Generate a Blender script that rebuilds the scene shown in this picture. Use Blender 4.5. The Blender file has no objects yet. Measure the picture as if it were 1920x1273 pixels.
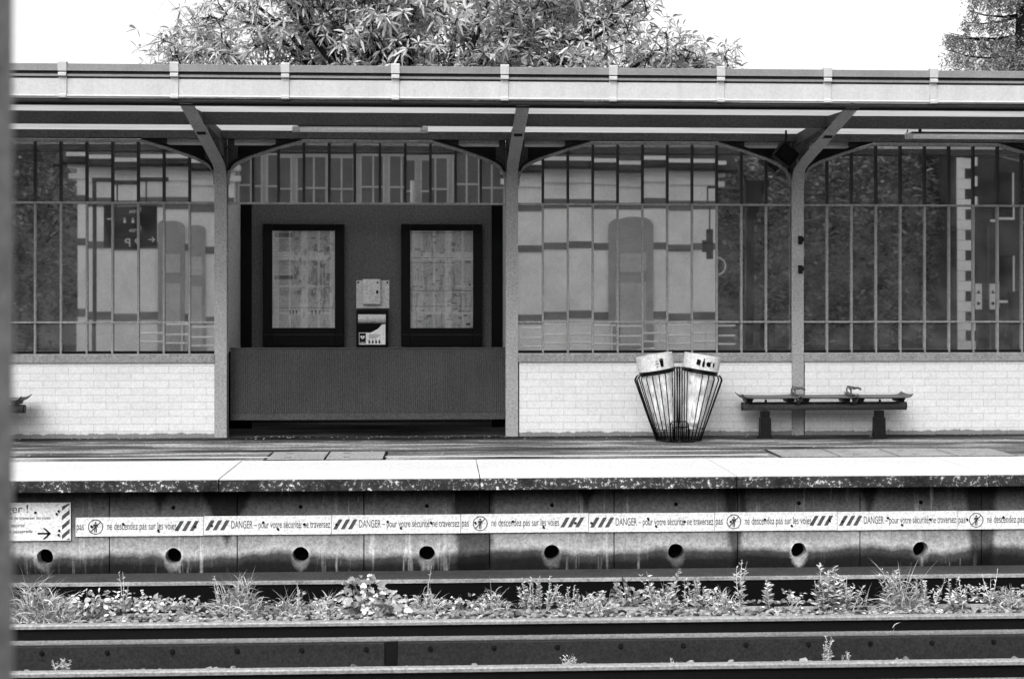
import bpy, bmesh, math, random
from mathutils import Vector, Matrix, Euler, noise
random.seed(11)
R = math.radians
C = bpy.context.scene.collection
SC = bpy.context.scene

# ---------------------------------------------------------------- camera, sky, sun, exposure
F = 2667.0                 # 50 mm lens on a 36 mm frame, for a 1920 px wide picture
YAW = R(2.83)
EYE = 1.6
SN, CS = math.sin(YAW), math.cos(YAW)
cam = bpy.data.objects.new('camera', bpy.data.cameras.new('camera'))
C.objects.link(cam); SC.camera = cam
cam.location = (0, 0, EYE)
cam.rotation_euler = (R(90), 0, -YAW)
cam.data.sensor_width = 36
cam.data.lens = 36 * F / 1920
cam.data.shift_y = -71.5 / 1920
cam.data.clip_start = 0.05
cam.data.clip_end = 2000
cam.data.dof.use_dof = True
cam.data.dof.focus_distance = 13.5
cam.data.dof.aperture_fstop = 3.6

world = bpy.data.worlds.new('World'); SC.world = world
world.use_nodes = True
wn, wl = world.node_tree.nodes, world.node_tree.links
sky = wn.new('ShaderNodeTexSky'); sky.sky_type = 'NISHITA'; sky.sun_disc = False
SUN_EL, SUN_AZ = R(48), R(205)          # azimuth clockwise from +Y: behind the camera, a little left
sky.sun_elevation = SUN_EL; sky.sun_rotation = SUN_AZ
sky.air_density = 1.0; sky.dust_density = 4.0; sky.ozone_density = 1.0
bw = wn.new('ShaderNodeRGBToBW')        # black and white film
wl.new(sky.outputs[0], bw.inputs[0])
wl.new(bw.outputs[0], wn['Background'].inputs['Color'])
wn['Background'].inputs['Strength'].default_value = 0.15
sd = bpy.data.lights.new('sun', 'SUN'); sd.energy = 0.6; sd.angle = R(35)
sun = bpy.data.objects.new('sun', sd); C.objects.link(sun)
sv = Vector((math.sin(SUN_AZ) * math.cos(SUN_EL), math.cos(SUN_AZ) * math.cos(SUN_EL), math.sin(SUN_EL)))
sun.rotation_euler = (-sv).to_track_quat('-Z', 'Y').to_euler()
SC.view_settings.view_transform = 'Standard'
SC.view_settings.look = 'None'
SC.view_settings.exposure = 1.4
SC.view_settings.gamma = 1

# ---------------------------------------------------------------- helpers
def X_at(px, Y):
    "world X of a thing standing at depth Y that the photograph shows in column px"
    t = (px - 960) / F
    return Y * (SN + t * CS) / (CS - t * SN)
def Z_at(py, X, Y):
    return EYE - (py - 565) * (X * SN + Y * CS) / F

class MB:
    "collects shapes into one mesh"
    def __init__(s): s.v = []; s.f = []
    def add(s, vs, fs):
        o = len(s.v); s.v += [tuple(v) for v in vs]; s.f += [tuple(i + o for i in f) for f in fs]
    def box(s, x0, x1, y0, y1, z0, z1, M=None):
        vs = [Vector(p) for p in ((x0,y0,z0),(x1,y0,z0),(x1,y1,z0),(x0,y1,z0),(x0,y0,z1),(x1,y0,z1),(x1,y1,z1),(x0,y1,z1))]
        if M: vs = [M @ v for v in vs]
        s.add(vs, [(0,3,2,1),(4,5,6,7),(0,1,5,4),(1,2,6,5),(2,3,7,6),(3,0,4,7)])
    def prism(s, poly, a0, a1, axis='X', M=None):
        "poly in the plane across axis: X -> (y,z), Y -> (x,z), Z -> (x,y)"
        def mk(p, a):
            return Vector({'X': (a, p[0], p[1]), 'Y': (p[0], a, p[1]), 'Z': (p[0], p[1], a)}[axis])
        n = len(poly)
        vs = [mk(p, a0) for p in poly] + [mk(p, a1) for p in poly]
        if M: vs = [M @ v for v in vs]
        s.add(vs, [tuple(range(n)), tuple(range(2*n-1, n-1, -1))] + [(i, i+n, (i+1) % n + n, (i+1) % n) for i in range(n)])
    def tube(s, pts, r, n=8, caps=True):
        pts = [Vector(p) for p in pts]
        rs = r if isinstance(r, (list, tuple)) else [r] * len(pts)
        vs = []; up = None
        for i, p in enumerate(pts):
            d = (pts[min(i+1, len(pts)-1)] - pts[max(i-1, 0)]).normalized()
            if up is None:
                up = Vector((0, 0, 1)) if abs(d.z) < .9 else Vector((1, 0, 0))
            a = d.cross(up).normalized(); b = d.cross(a).normalized(); up = -b if b.dot(up) < 0 else b
            a = d.cross(up).normalized()
            for k in range(n):
                t = 2 * math.pi * k / n
                vs.append(p + (a * math.cos(t) + up * math.sin(t)) * rs[i])
        fs = []
        for i in range(len(pts) - 1):
            for k in range(n):
                fs.append((i*n+k, i*n+(k+1) % n, (i+1)*n+(k+1) % n, (i+1)*n+k))
        if caps:
            fs.append(tuple(range(n-1, -1, -1))); fs.append(tuple((len(pts)-1)*n + k for k in range(n)))
        s.add(vs, fs)
    def cyl(s, c, r, h, axis='Z', n=16, r2=None, M=None):
        r2 = r if r2 is None else r2
        ps = []
        for rr, a in ((r, 0), (r2, h)):
            for k in range(n):
                t = 2 * math.pi * k / n
                q = (math.cos(t) * rr, math.sin(t) * rr)
                v = {'Z': (q[0], q[1], a), 'Y': (q[0], a, q[1]), 'X': (a, q[0], q[1])}[axis]
                v = Vector(c) + Vector(v)
                ps.append(M @ v if M else v)
        s.add(ps, [tuple(range(n-1, -1, -1)), tuple(range(n, 2*n))] + [(i, (i+1) % n, (i+1) % n + n, i+n) for i in range(n)])
    def ring(s, cx, cz, y, r0, r1, n=28, d=.002):
        for k in range(n):
            a, b = 2*math.pi*k/n, 2*math.pi*(k+1)/n
            s.prism([(cx+r0*math.cos(a), cz+r0*math.sin(a)), (cx+r1*math.cos(a), cz+r1*math.sin(a)),
                     (cx+r1*math.cos(b), cz+r1*math.sin(b)), (cx+r0*math.cos(b), cz+r0*math.sin(b))], y-d, y, 'Y')
    def build(s, name, mat, parent=None, bevel=0, smooth=False):
        me = bpy.data.meshes.new(name)
        org = Vector((0, 0, 0))
        me.from_pydata(s.v, [], s.f); me.validate()
        b = bmesh.new(); b.from_mesh(me)
        bmesh.ops.recalc_face_normals(b, faces=b.faces)
        b.to_mesh(me); b.free()
        me.materials.append(mat)
        if smooth:
            me.polygons.foreach_set('use_smooth', [True] * len(me.polygons))
        o = bpy.data.objects.new(name, me); C.objects.link(o)
        if parent: o.parent = parent
        if bevel:
            m = o.modifiers.new('bevel', 'BEVEL'); m.width = bevel; m.segments = 2; m.limit_method = 'ANGLE'
        return o

def tag(o, label=None, cat=None, group=None, kind=None):
    if label: o['label'] = label
    if cat: o['category'] = cat
    if group: o['group'] = group
    if kind: o['kind'] = kind
    return o
def empty(name, loc, label=None, cat=None, group=None, rz=0):
    o = bpy.data.objects.new(name, None); C.objects.link(o)
    o.empty_display_size = .2
    o.location = loc; o.rotation_euler = (0, 0, rz)
    return tag(o, label, cat, group)
def structure(o): o['kind'] = 'structure'; return o
def copy_tree(o, parent=None):
    c = o.copy(); C.objects.link(c)
    if parent: c.parent = parent
    for ch in [k for k in bpy.data.objects if k.parent == o]:
        copy_tree(ch, c)
    return c
def lettering(body, size, mat, parent, x, y, z, xs=1.0, width=None, name='lettering', face=-1, shear=0):
    "real letters, their left end at x, baseline at z, standing proud of plane y and facing the camera (-1) or away (+1)"
    cu = bpy.data.curves.new('lettering', 'FONT'); cu.body = body; cu.size = size; cu.extrude = .0007; cu.shear = shear
    t = bpy.data.objects.new('lettering', cu); C.objects.link(t)
    dg = bpy.context.evaluated_depsgraph_get()
    me = bpy.data.meshes.new_from_object(t.evaluated_get(dg))
    bpy.data.objects.remove(t)
    w = max(v.co.x for v in me.vertices)
    k = width / w if width else xs
    for v in me.vertices:
        cx, cy, cz = v.co
        v.co = (x - face*0 + (cx * k if face < 0 else -cx * k), y + face * (.0012 + cz), z + cy)
    if face > 0: me.flip_normals()
    me.materials.clear(); me.materials.append(mat)
    o = bpy.data.objects.new(name, me); C.objects.link(o); o.parent = parent
    return o

# ---------------------------------------------------------------- materials (black and white)
class NT:
    def __init__(s, name):
        s.m = bpy.data.materials.new(name); s.m.use_nodes = True
        s.n, s.l = s.m.node_tree.nodes, s.m.node_tree.links
        s.b = s.n['Principled BSDF']; s.b.inputs['Specular IOR Level'].default_value = .12
    def new(s, t, **k):
        q = s.n.new(t)
        for a, v in k.items(): setattr(q, a, v)
        return q
    def math(s, op, a, b=0.0, clamp=False):
        q = s.new('ShaderNodeMath', operation=op, use_clamp=clamp)
        for i, v in enumerate((a, b)):
            if isinstance(v, (int, float)): q.inputs[i].default_value = v
            else: s.l.new(v, q.inputs[i])
        return q.outputs[0]
    def ramp(s, x, stops):
        q = s.new('ShaderNodeValToRGB')
        e = q.color_ramp.elements
        while len(e) < len(stops): e.new(.5)
        for i, (p, v) in enumerate(stops):
            e[i].position = p; e[i].color = (v, v, v, 1)
        s.l.new(x, q.inputs[0]); return q.outputs[0]
    def coords(s, sx=1, sy=1, sz=1):
        g = s.new('ShaderNodeTexCoord'); mp = s.new('ShaderNodeMapping')
        mp.inputs['Scale'].default_value = (sx, sy, sz)
        s.l.new(g.outputs['Object'], mp.inputs['Vector']); return mp.outputs[0]
    def noise(s, scale, detail=4, rough=.6, co=None):
        q = s.new('ShaderNodeTexNoise')
        q.inputs['Scale'].default_value = scale; q.inputs['Detail'].default_value = detail
        q.inputs['Roughness'].default_value = rough
        s.l.new(co if co is not None else s.coords(), q.inputs['Vector']); return q.outputs['Fac']
    def grey(s, x):
        s.l.new(x, s.b.inputs['Base Color'])
    def bump(s, h, dist=.01, strength=.5):
        q = s.new('ShaderNodeBump'); q.inputs['Distance'].default_value = dist; q.inputs['Strength'].default_value = strength
        s.l.new(h, q.inputs['Height']); s.l.new(q.outputs[0], s.b.inputs['Normal'])

def mat(name, v, rough=.6, blotch=.25, bscale=2.0, grain=.25, gscale=40, bump=0, metal=0, stretch=(1,1,1), spec=.12):
    t = NT(name); v = v * (v / .9) ** .38
    n1 = t.noise(bscale, 5, .6, t.coords(*stretch)); n2 = t.noise(min(gscale, 42), 2, .8); grain = min(.5, grain * 2.2 + .05)
    f = t.math('MULTIPLY_ADD', n1, blotch * 2); t.n[f.node.name].inputs[2].default_value = 1 - blotch
    g = t.math('MULTIPLY_ADD', n2, grain * 4); t.n[g.node.name].inputs[2].default_value = 1 - grain * 2
    t.grey(t.math('MULTIPLY', t.math('MULTIPLY', f, g), v, clamp=True))
    t.b.inputs['Roughness'].default_value = rough
    t.b.inputs['Metallic'].default_value = metal
    t.b.inputs['Specular IOR Level'].default_value = spec
    if bump: t.bump(n2, .01, bump)
    return t.m

M = {}
M['paint'] = mat('grey_paint', .38, .5, .2, 3, .16)
M['paint_dark'] = mat('dark_grey_paint', .10, .5, .25, 3, .2)
M['paint_black'] = mat('black_paint', .018, .45, .3, 3, .2)
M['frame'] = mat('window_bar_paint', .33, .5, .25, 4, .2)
M['bar_shade'] = mat('shaded_bar_paint', .075, .5, .25, 4, .2)  # canopy shade on the upper bars, put into a darker paint
M['gutter'] = mat('zinc_gutter', .50, .5, .22, 5, .03, 60, 0, 0, (1, 1, .12))
M['gutter_lip'] = mat('zinc_lip', .28, .5, .3, 3, .06, 60)
M['soffit'] = mat('white_soffit_board', .90, .7, .08, 2, .08)
def m_roof(nm='milky_roof_sheet', lo=.38, hi=.50, tr_=.55):
    t = NT(nm); v = t.ramp(t.noise(2, 5, .6, t.coords(.4, 2, 1)), [(.35, lo), (.6, hi)])
    t.grey(v); t.b.inputs['Roughness'].default_value = .6
    tr = t.new('ShaderNodeBsdfTranslucent'); t.l.new(v, tr.inputs['Color']); mx = t.new('ShaderNodeMixShader'); mx.inputs[0].default_value = tr_
    t.l.new(t.b.outputs[0], mx.inputs[1]); t.l.new(tr.outputs[0], mx.inputs[2]); t.l.new(mx.outputs[0], t.n['Material Output'].inputs['Surface']); return t.m
M['roof_sheet'] = m_roof(); M['roof_fill'] = m_roof('recess_fill_sheet', .85, .95, .85)
M['beam'] = mat('purlin_paint', .15, .6, .3, 3, .3)
M['panel'] = mat('grey_wall_board', .15, .6, .15, 1.5, .25, 60)
M['ribbed'] = mat('dark_ribbed_sheet', .115, .5, .35, 2, .3, 60)
M['white_metal'] = mat('white_enamel', .80, .4, .06, 3, .1)
M['sign_white'] = mat('sign_enamel', .72, .5, .10, 3, .14, 80)
M['sign_ink'] = mat('sign_ink', .10, .5, .2, 8, .2)
M['sign_grey'] = mat('sign_stripe_ink', .14, .5, .3, 8, .3)
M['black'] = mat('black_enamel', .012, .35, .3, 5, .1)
M['darkmetal'] = mat('dark_cast_iron', .03, .45, .4, 6, .3)
M['benchmetal'] = mat('bench_steel', .17, .4, .4, 5, .4, 60, 0, .3)
M['bright_metal'] = mat('brushed_steel', .55, .35, .2, 6, .15)
M['concrete_near'] = mat('pole_concrete', .38, .8, .35, 4, .2, 40)
M['rail_head'] = mat('rail_head_steel', .37, .5, .3, 3, .25, 60, 0, .1, (.3,1,1))
M['rail_side'] = mat('shaded_rail_rust', .018, .7, .4, 3, .4, 60, 0, 0, (.3,1,1))  # rusty web, with the shade under the head put into its colour
M['rail_foot'] = mat('lit_rail_foot_steel', .26, .6, .4, 3, .4, 60, 0, .1, (.3,1,1))  # light caught along the foot is painted in as a paler steel
M['beam_track'] = mat('track_bearer', .062, .65, .45, 2.5, .35, 60, 0, 0, (.35,1,1))
M['bearer_dark'] = mat('bearer_joint', .022, .7, .4, 3, .3)
M['slab'] = mat('ledge_concrete', .34, .85, .5, 3, .4, 50, .4)
M['ledge'] = mat('damp_ledge', .09, .85, .6, 2.5, .5, 45, .4, 0, (.5,1,1))
M['lip'] = mat('worn_ledge_edge', .30, .85, .9, 5, .6, 45, .4, 0, (.6,1,1))
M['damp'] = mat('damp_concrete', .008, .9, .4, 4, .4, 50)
M['drain'] = mat('drain_black', .008, .9, .3, 5, .1)
M['tube'] = mat('lamp_diffuser', .85, .3, .03, 3, .05)
M['bark'] = mat('bark', .035, .9, .5, 6, .4, 40, .5)
M['facade'] = mat('white_render', .92, .8, .35, 1.1, .05)
M['facade_band'] = mat('facade_grey_band', .26, .8, .2, 1, .1)
M['veranda'] = mat('veranda_paint', .62, .7, .2, 2, .1)
M['door_paint'] = mat('door_paint', .46, .7, .4, 2, .1)
M['roof_tile'] = mat('roof_tile', .03, .8, .3, 2, .2)
M['dark_glass'] = mat('dark_window', .20, .2, .3, 1, .1)
M['brick_dark'] = mat('dark_brick', .09, .9, .4, 1.5, .3, 25)
M['wall_back'] = mat('shelter_back_board', .035, .8, .4, 1.0, .3, 40)
M['yard'] = mat('yard_gravel', .06, .95, .3, 1, .3, 30)

def m_asphalt():
    t = NT('asphalt')
    s1 = t.noise(2.2, 6, .65, t.coords(.22, 1.7, 1)); s2 = t.noise(.9, 5, .7, t.coords(.5, 2.2, 1)); g = t.noise(34, 3, .9, t.coords(1, .3, 1))
    a = t.math('ADD', t.math('MULTIPLY', s1, .6), t.math('MULTIPLY', s2, .4))
    r = t.ramp(a, [(.38, .010), (.44, .035), (.50, .10), (.57, .30)])
    k = t.math('MULTIPLY_ADD', g, 3.0); k.node.inputs[2].default_value = -.5
    # dirt gathered along the foot of the wall
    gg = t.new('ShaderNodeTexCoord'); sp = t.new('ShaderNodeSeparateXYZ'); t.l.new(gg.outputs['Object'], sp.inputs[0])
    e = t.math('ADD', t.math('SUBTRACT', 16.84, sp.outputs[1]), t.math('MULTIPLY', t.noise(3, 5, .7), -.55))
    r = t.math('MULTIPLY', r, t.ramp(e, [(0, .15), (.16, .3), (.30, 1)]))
    t.grey(t.math('MULTIPLY', r, k, clamp=True))
    t.b.inputs['Roughness'].default_value = .8
    t.bump(g, .01, .4); return t.m
M['asphalt'] = m_asphalt()
def m_strip():
    t = NT('white_platform_paint')
    g = t.new('ShaderNodeTexCoord'); sp = t.new('ShaderNodeSeparateXYZ'); t.l.new(g.outputs['Object'], sp.inputs[0])
    n = t.noise(1.2, 6, .6, t.coords(.5, 1, 1)); f = t.noise(42, 2, .8)
    # rows of raised studs, worn grey at their edges
    sx = t.math('SINE', t.math('MULTIPLY', sp.outputs[0], 2*math.pi/.06)); sy = t.math('SINE', t.math('MULTIPLY', sp.outputs[1], 2*math.pi/.06))
    st = t.math('MULTIPLY', sx, sy)
    band = t.math('MULTIPLY', t.math('GREATER_THAN', sp.outputs[1], 13.55), t.math('LESS_THAN', sp.outputs[1], 14.2))
    wear = t.math('MULTIPLY', t.math('MULTIPLY', band, t.math('GREATER_THAN', st, .35)), t.ramp(n, [(.45, 0), (.62, .30)]))
    a = t.math('MULTIPLY_ADD', n, .20); a.node.inputs[2].default_value = .42
    b = t.math('MULTIPLY', a, t.math('SUBTRACT', 1.0, wear))
    k = t.math('MULTIPLY_ADD', f, .9); k.node.inputs[2].default_value = .52
    b = t.math('MULTIPLY', b, t.ramp(t.noise(9, 6, .8), [(.30, .5), (.37, 1)]))
    t.grey(t.math('MULTIPLY', b, k, clamp=True)); t.b.inputs['Roughness'].default_value = .7
    t.bump(t.math('MULTIPLY', band, st), .004, .5); return t.m
M['strip'] = m_strip()
def m_brick():
    t = NT('white_painted_brick')
    g = t.new('ShaderNodeTexCoord'); sp = t.new('ShaderNodeSeparateXYZ'); t.l.new(g.outputs['Object'], sp.inputs[0])
    cb = t.new('ShaderNodeCombineXYZ'); t.l.new(sp.outputs[0], cb.inputs[0]); t.l.new(sp.outputs[2], cb.inputs[1])
    wob = t.new('ShaderNodeVectorMath', operation='MULTIPLY_ADD'); nz = t.new('ShaderNodeTexNoise'); nz.inputs['Scale'].default_value = 5
    t.l.new(g.outputs['Object'], nz.inputs['Vector']); t.l.new(nz.outputs['Color'], wob.inputs[0]); wob.inputs[1].default_value = (.008, .008, 0)
    t.l.new(cb.outputs[0], wob.inputs[2])
    br = t.new('ShaderNodeTexBrick'); br.inputs['Scale'].default_value = 1
    br.inputs['Brick Width'].default_value = .29; br.inputs['Row Height'].default_value = .0845; br.inputs['Mortar Size'].default_value = .0045
    br.inputs['Mortar Smooth'].default_value = .4; br.inputs['Color1'].default_value = (.61,.61,.61,1); br.inputs['Color2'].default_value = (.57,.57,.57,1)
    br.inputs['Mortar'].default_value = (.43,.43,.43,1)
    t.l.new(wob.outputs[0], br.inputs['Vector'])
    b2 = t.new('ShaderNodeRGBToBW'); t.l.new(br.outputs['Color'], b2.inputs[0])
    n = t.noise(1.5, 6, .65); f = t.noise(42, 2, .8)
    # splash dirt along the foot of the wall
    d = t.math('SUBTRACT', sp.outputs[2], t.math('MULTIPLY', t.noise(7, 5, .7, t.coords(1, 1, .4)), .09))
    dirt = t.ramp(d, [(0, .3), (.01, .86), (.05, 1)])
    k = t.math('MULTIPLY_ADD', f, .6); k.node.inputs[2].default_value = .72
    k2 = t.math('MULTIPLY_ADD', n, .16); k2.node.inputs[2].default_value = .92
    t.grey(t.math('MULTIPLY', t.math('MULTIPLY', t.math('MULTIPLY', b2.outputs[0], k), k2), dirt, clamp=True))
    t.b.inputs['Roughness'].default_value = .6
    t.bump(t.math('SUBTRACT', t.math('MULTIPLY', n, .2), br.outputs['Fac']), .005, .4); return t.m
M['brick'] = m_brick()
def m_coping():
    t = NT('lichened_coping')
    n = t.noise(26, 5, .75); n2 = t.noise(3.2, 5, .7); g = t.noise(70, 2, .7)
    a = t.math('MULTIPLY', t.ramp(n, [(.54, .0), (.62, .75)]), t.ramp(n2, [(.42, .05), (.62, 1)]))
    b = t.math('ADD', a, t.ramp(n2, [(.3, .006), (.7, .06)]))
    k = t.math('MULTIPLY_ADD', g, 1.2); k.node.inputs[2].default_value = .4
    t.grey(t.math('MULTIPLY', b, k, clamp=True)); t.b.inputs['Roughness'].default_value = .9
    t.bump(n, .01, .6); return t.m
M['coping'] = m_coping()
WALLY = 13.06; HZ = -.712; PW = (X_at(1840, WALLY) - X_at(205, WALLY)) / 7
def m_wall():
    t = NT('stained_concrete')
    g = t.new('ShaderNodeTexCoord'); sp = t.new('ShaderNodeSeparateXYZ'); t.l.new(g.outputs['Object'], sp.inputs[0])
    x, z = sp.outputs[0], sp.outputs[2]
    lo = t.noise(1.3, 5, .6, t.coords(1, 1, .6)); gr = t.noise(42, 3, .85); st = t.noise(14, 4, .7, t.coords(1, 1, .06))
    mid = t.noise(5, 5, .7)
    # tide of algae at the foot, its edge wandering
    zz = t.math('ADD', z, t.math('MULTIPLY', t.math('SUBTRACT', lo, .5), .28))
    zn = t.math('ADD', zz, 1.0)
    base = t.ramp(zn, [(.10, .006), (.20, .010), (.27, .05), (.33, .36), (.42, .24), (.56, .11), (.78, .055), (.90, .028)])
    streak = t.math('MULTIPLY', t.ramp(st, [(.57, 0), (.68, .17)]), t.ramp(lo, [(.46, 0), (.60, 1)]))
    v = t.math('ADD', base, streak)
    # lime bloom round the drain holes, spilling below them
    fx = t.math('SUBTRACT', t.math('MULTIPLY', t.math('FRACT', t.math('DIVIDE', t.math('SUBTRACT', x, X_at(205, WALLY) + 6 * -PW), PW)), PW), PW / 2)
    zq = t.math('SUBTRACT', z, HZ); zq = t.math('MULTIPLY', zq, t.ramp(t.math('ADD', zq, .5), [(.49, .62), (.51, 1)]))
    d = t.math('SQRT', t.math('ADD', t.math('MULTIPLY', fx, fx), t.math('MULTIPLY', zq, zq)))
    d = t.math('ADD', d, t.math('MULTIPLY', t.math('SUBTRACT', t.noise(11, 4, .7), .5), .07))
    v = t.math('ADD', v, t.math('MULTIPLY', t.ramp(d, [(.07, .26), (.10, .0)]), t.ramp(t.noise(.9, 3, .5), [(.42, .0), (.60, 1)])))
    # dark damp patches running down at some joints
    keep = None
    for px, w, deep in ((425, .24, .50), (888, .19, 3.5), (1380, .12, 1.0), (1840, .15, 2.5), (300, .10, .22), (1630, .08, .4), (1100, .10, .2)):
        xc = X_at(px, WALLY)
        dx = t.math('ABSOLUTE', t.math('SUBTRACT', x, xc))
        dz = t.math('MULTIPLY', t.math('ADD', z, .1), -w / deep)          # narrows as it runs down
        e = t.math('ADD', t.math('ADD', dx, dz), t.math('MULTIPLY', t.math('SUBTRACT', mid, .5), .10))
        q = t.ramp(t.math('SUBTRACT', e, w - .5), [(.475, .22), (.525, 1)])
        keep = q if keep is None else t.math('MULTIPLY', keep, q)
    v = t.math('MULTIPLY', v, keep)
    k = t.math('MULTIPLY_ADD', gr, 2.4); k.node.inputs[2].default_value = -.2
    k2 = t.math('MULTIPLY_ADD', mid, .7); k2.node.inputs[2].default_value = .65
    t.grey(t.math('MULTIPLY', t.math('MULTIPLY', v, k), k2, clamp=True)); t.b.inputs['Roughness'].default_value = .85
    t.bump(gr, .006, .4); return t.m
M['wall'] = m_wall()
def m_island(name, lo, hi, rough=.6, trans=0.0):
    t = NT(name)
    g = t.new('ShaderNodeNewGeometry')
    n = t.noise(30, 2, .6)
    a = t.ramp(g.outputs['Random Per Island'], [(0, lo), (1, hi)])
    k = t.math('MULTIPLY_ADD', n, .8); k.node.inputs[2].default_value = .6
    v = t.math('MULTIPLY', a, k, clamp=True)
    t.grey(v); t.b.inputs['Roughness'].default_value = rough
    if trans:
        tr = t.new('ShaderNodeBsdfTranslucent'); t.l.new(v, tr.inputs['Color'])
        mx = t.new('ShaderNodeMixShader'); mx.inputs[0].default_value = trans
        t.l.new(t.b.outputs[0], mx.inputs[1]); t.l.new(tr.outputs[0], mx.inputs[2])
        t.l.new(mx.outputs[0], t.n['Material Output'].inputs['Surface'])
    return t.m
M['leaf'] = m_island('weed_leaf', .05, .78, .5, .2)
M['leaf_dim'] = m_island('ivy_leaf', .04, .50, .5, .2)
M['tree_leaf'] = m_island('chestnut_leaf', .14, .78, .35, .42)
M['needle'] = m_island('conifer_needle', .05, .34, .6, .15)
M['dark_leaf'] = m_island('dark_leaf', .18, .42, .7)
M['stone'] = m_island('ballast_stone', .006, .30, .85)
def m_glass(name, refl, tint):
    t = NT(name)
    gl = t.new('ShaderNodeBsdfGlossy'); gl.inputs['Roughness'].default_value = .012; gl.inputs['Color'].default_value = (1,1,1,1)
    tr = t.new('ShaderNodeBsdfTransparent'); tr.inputs['Color'].default_value = (tint, tint, tint, 1)
    fr = t.new('ShaderNodeFresnel'); fr.inputs['IOR'].default_value = 1.5
    n = t.math('ADD', t.math('MULTIPLY', t.noise(3, 5, .7, t.coords(1, 1, .5)), .4), t.math('MULTIPLY', t.noise(40, 2, .8), .6))
    w = t.math('MULTIPLY_ADD', n, .9 * refl); w.node.inputs[2].default_value = refl * .55
    gl.inputs['Roughness'].default_value = .014
    mx = t.new('ShaderNodeMixShader')
    t.l.new(t.math('ADD', fr.outputs[0], w, clamp=True), mx.inputs[0])
    t.l.new(tr.outputs[0], mx.inputs[1]); t.l.new(gl.outputs[0], mx.inputs[2])
    df = t.new('ShaderNodeBsdfDiffuse'); df.inputs['Color'].default_value = (.5,.5,.5,1)
    m2 = t.new('ShaderNodeMixShader')
    d = t.ramp(t.noise(3, 6, .7), [(.35, .03), (.7, .15)])
    t.l.new(d, m2.inputs[0]); t.l.new(mx.outputs[0], m2.inputs[1]); t.l.new(df.outputs[0], m2.inputs[2])
    t.l.new(m2.outputs[0], t.n['Material Output'].inputs['Surface'])
    return t.m
M['glass'] = m_glass('reflecting_glazing', .60, .55)
M['poster_glass'] = m_glass('poster_glazing', .26, 1.0)

# ---------------------------------------------------------------- the setting: ground, platforms
XL, XR = -16, 20
EDGE = 12.88
b = MB(); b.box(-300, 300, -300, 300, -1.9, -1.36); structure(b.build('ground', M['yard']))
b = MB(); b.box(-60, 60, 13.2, 70, -1.355, -.002)
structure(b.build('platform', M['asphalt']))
b = MB(); b.box(-60, 60, -9.3, 5.0, -1.355, -.001); structure(b.build('near_platform', M['asphalt']))
b = MB(); b.box(-60, 60, -60, -9.31, -1.355, -.03); structure(b.build('yard', M['yard']))
b = MB(); b.box(-60, 60, 9.93, 11.17, -1.355, -1.285); structure(b.build('track_bed', M['yard']))

# the white strip and the coping stones of the far platform edge
def slab_joints():
    xs = [X_at(900, EDGE) + k * 2.345 for k in range(-7, 9)]
    return xs
J = slab_joints()
edge = empty('platform_edge', (0, EDGE, 0), 'dark lichened concrete platform wall with round drain holes, under a white painted edge', 'platform wall')
edge.location = (0, 0, 0)
for i in range(len(J) - 1):
    x0, x1 = J[i] + .004, J[i+1] - .004
    lift = random.uniform(-.002, .002)
    b = MB(); b.box(x0, x1, EDGE, 13.33, -.108 + lift, -.006 + lift)
    b.build('coping_slab', M['coping'], edge, .006)
    b = MB(); b.box(x0, x1, EDGE + .004, 14.36, -.004 + lift, .006 + lift)
    b.build('painted_strip', M['strip'], edge, .003)
# wall panels with drain holes
panel_px = [205, 444, 682, 920, 1158, 1393, 1618, 1840]
x_first = X_at(205, WALLY); pw = (X_at(1840, WALLY) - x_first) / 7
def wall_panel(x0, x1, hx):
    bm = bmesh.new()
    z0, z1, hz, r = -.95, -.112, HZ, .073
    outer = [bm.verts.new((x, WALLY, z)) for x, z in ((x0,z0),(x1,z0),(x1,z1),(x0,z1))]
    es = [bm.edges.new((outer[i], outer[(i+1) % 4])) for i in range(4)]
    n = 28; ring = []
    for k in range(n):
        a = 2*math.pi*k/n; rr = r * (1 + .05 * noise.noise(Vector((math.cos(a)*1.7 + hx*9, math.sin(a)*1.7, 0))))
        ring.append(bm.verts.new((hx + rr*math.cos(a), WALLY, hz + rr*math.sin(a))))
    es += [bm.edges.new((ring[k], ring[(k+1) % n])) for k in range(n)]
    bmesh.ops.triangle_fill(bm, edges=es, use_beauty=True)
    for f in list(bm.faces):
        c = f.calc_center_median()
        if (c.x-hx)**2 + (c.z-hz)**2 < (r*.8)**2 and all((v.co.x-hx)**2 + (v.co.z-hz)**2 < (r*1.2)**2 for v in f.verts):
            bm.faces.remove(f)
    ext = bmesh.ops.extrude_face_region(bm, geom=bm.faces[:])
    bmesh.ops.translate(bm, verts=[v for v in ext['geom'] if isinstance(v, bmesh.types.BMVert)], vec=(0, .13, 0))
    bmesh.ops.recalc_face_normals(bm, faces=bm.faces)
    me = bpy.data.meshes.new('wall_panel'); bm.to_mesh(me); bm.free(); me.materials.append(M['wall'])
    o = bpy.data.objects.new('wall_panel', me); C.objects.link(o); o.parent = edge
    b = MB()
    for k in range(20):   # pipe end behind the hole
        a, c = 2*math.pi*k/20, 2*math.pi*(k+1)/20
        b.prism([(hx+.078*math.cos(a), hz+.078*math.sin(a)), (hx+.09*math.cos(a), hz+.09*math.sin(a)),
                 (hx+.09*math.cos(c), hz+.09*math.sin(c)), (hx+.078*math.cos(c), hz+.078*math.sin(c))], WALLY+.131, WALLY+.138, 'Y')
    b.cyl((hx, WALLY + .1385, hz), .09, .001, 'Y', 20)
    b.build('drain_pipe', M['drain'], o)
    b = MB(); b.cyl((hx, WALLY - .001, -.273), .019, .004, 'Y', 12)
    b.cyl((hx, WALLY - .010, -.273), .010, .012, 'Y', 8)
    b.build('anchor_hole', M['drain'], o)
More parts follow.
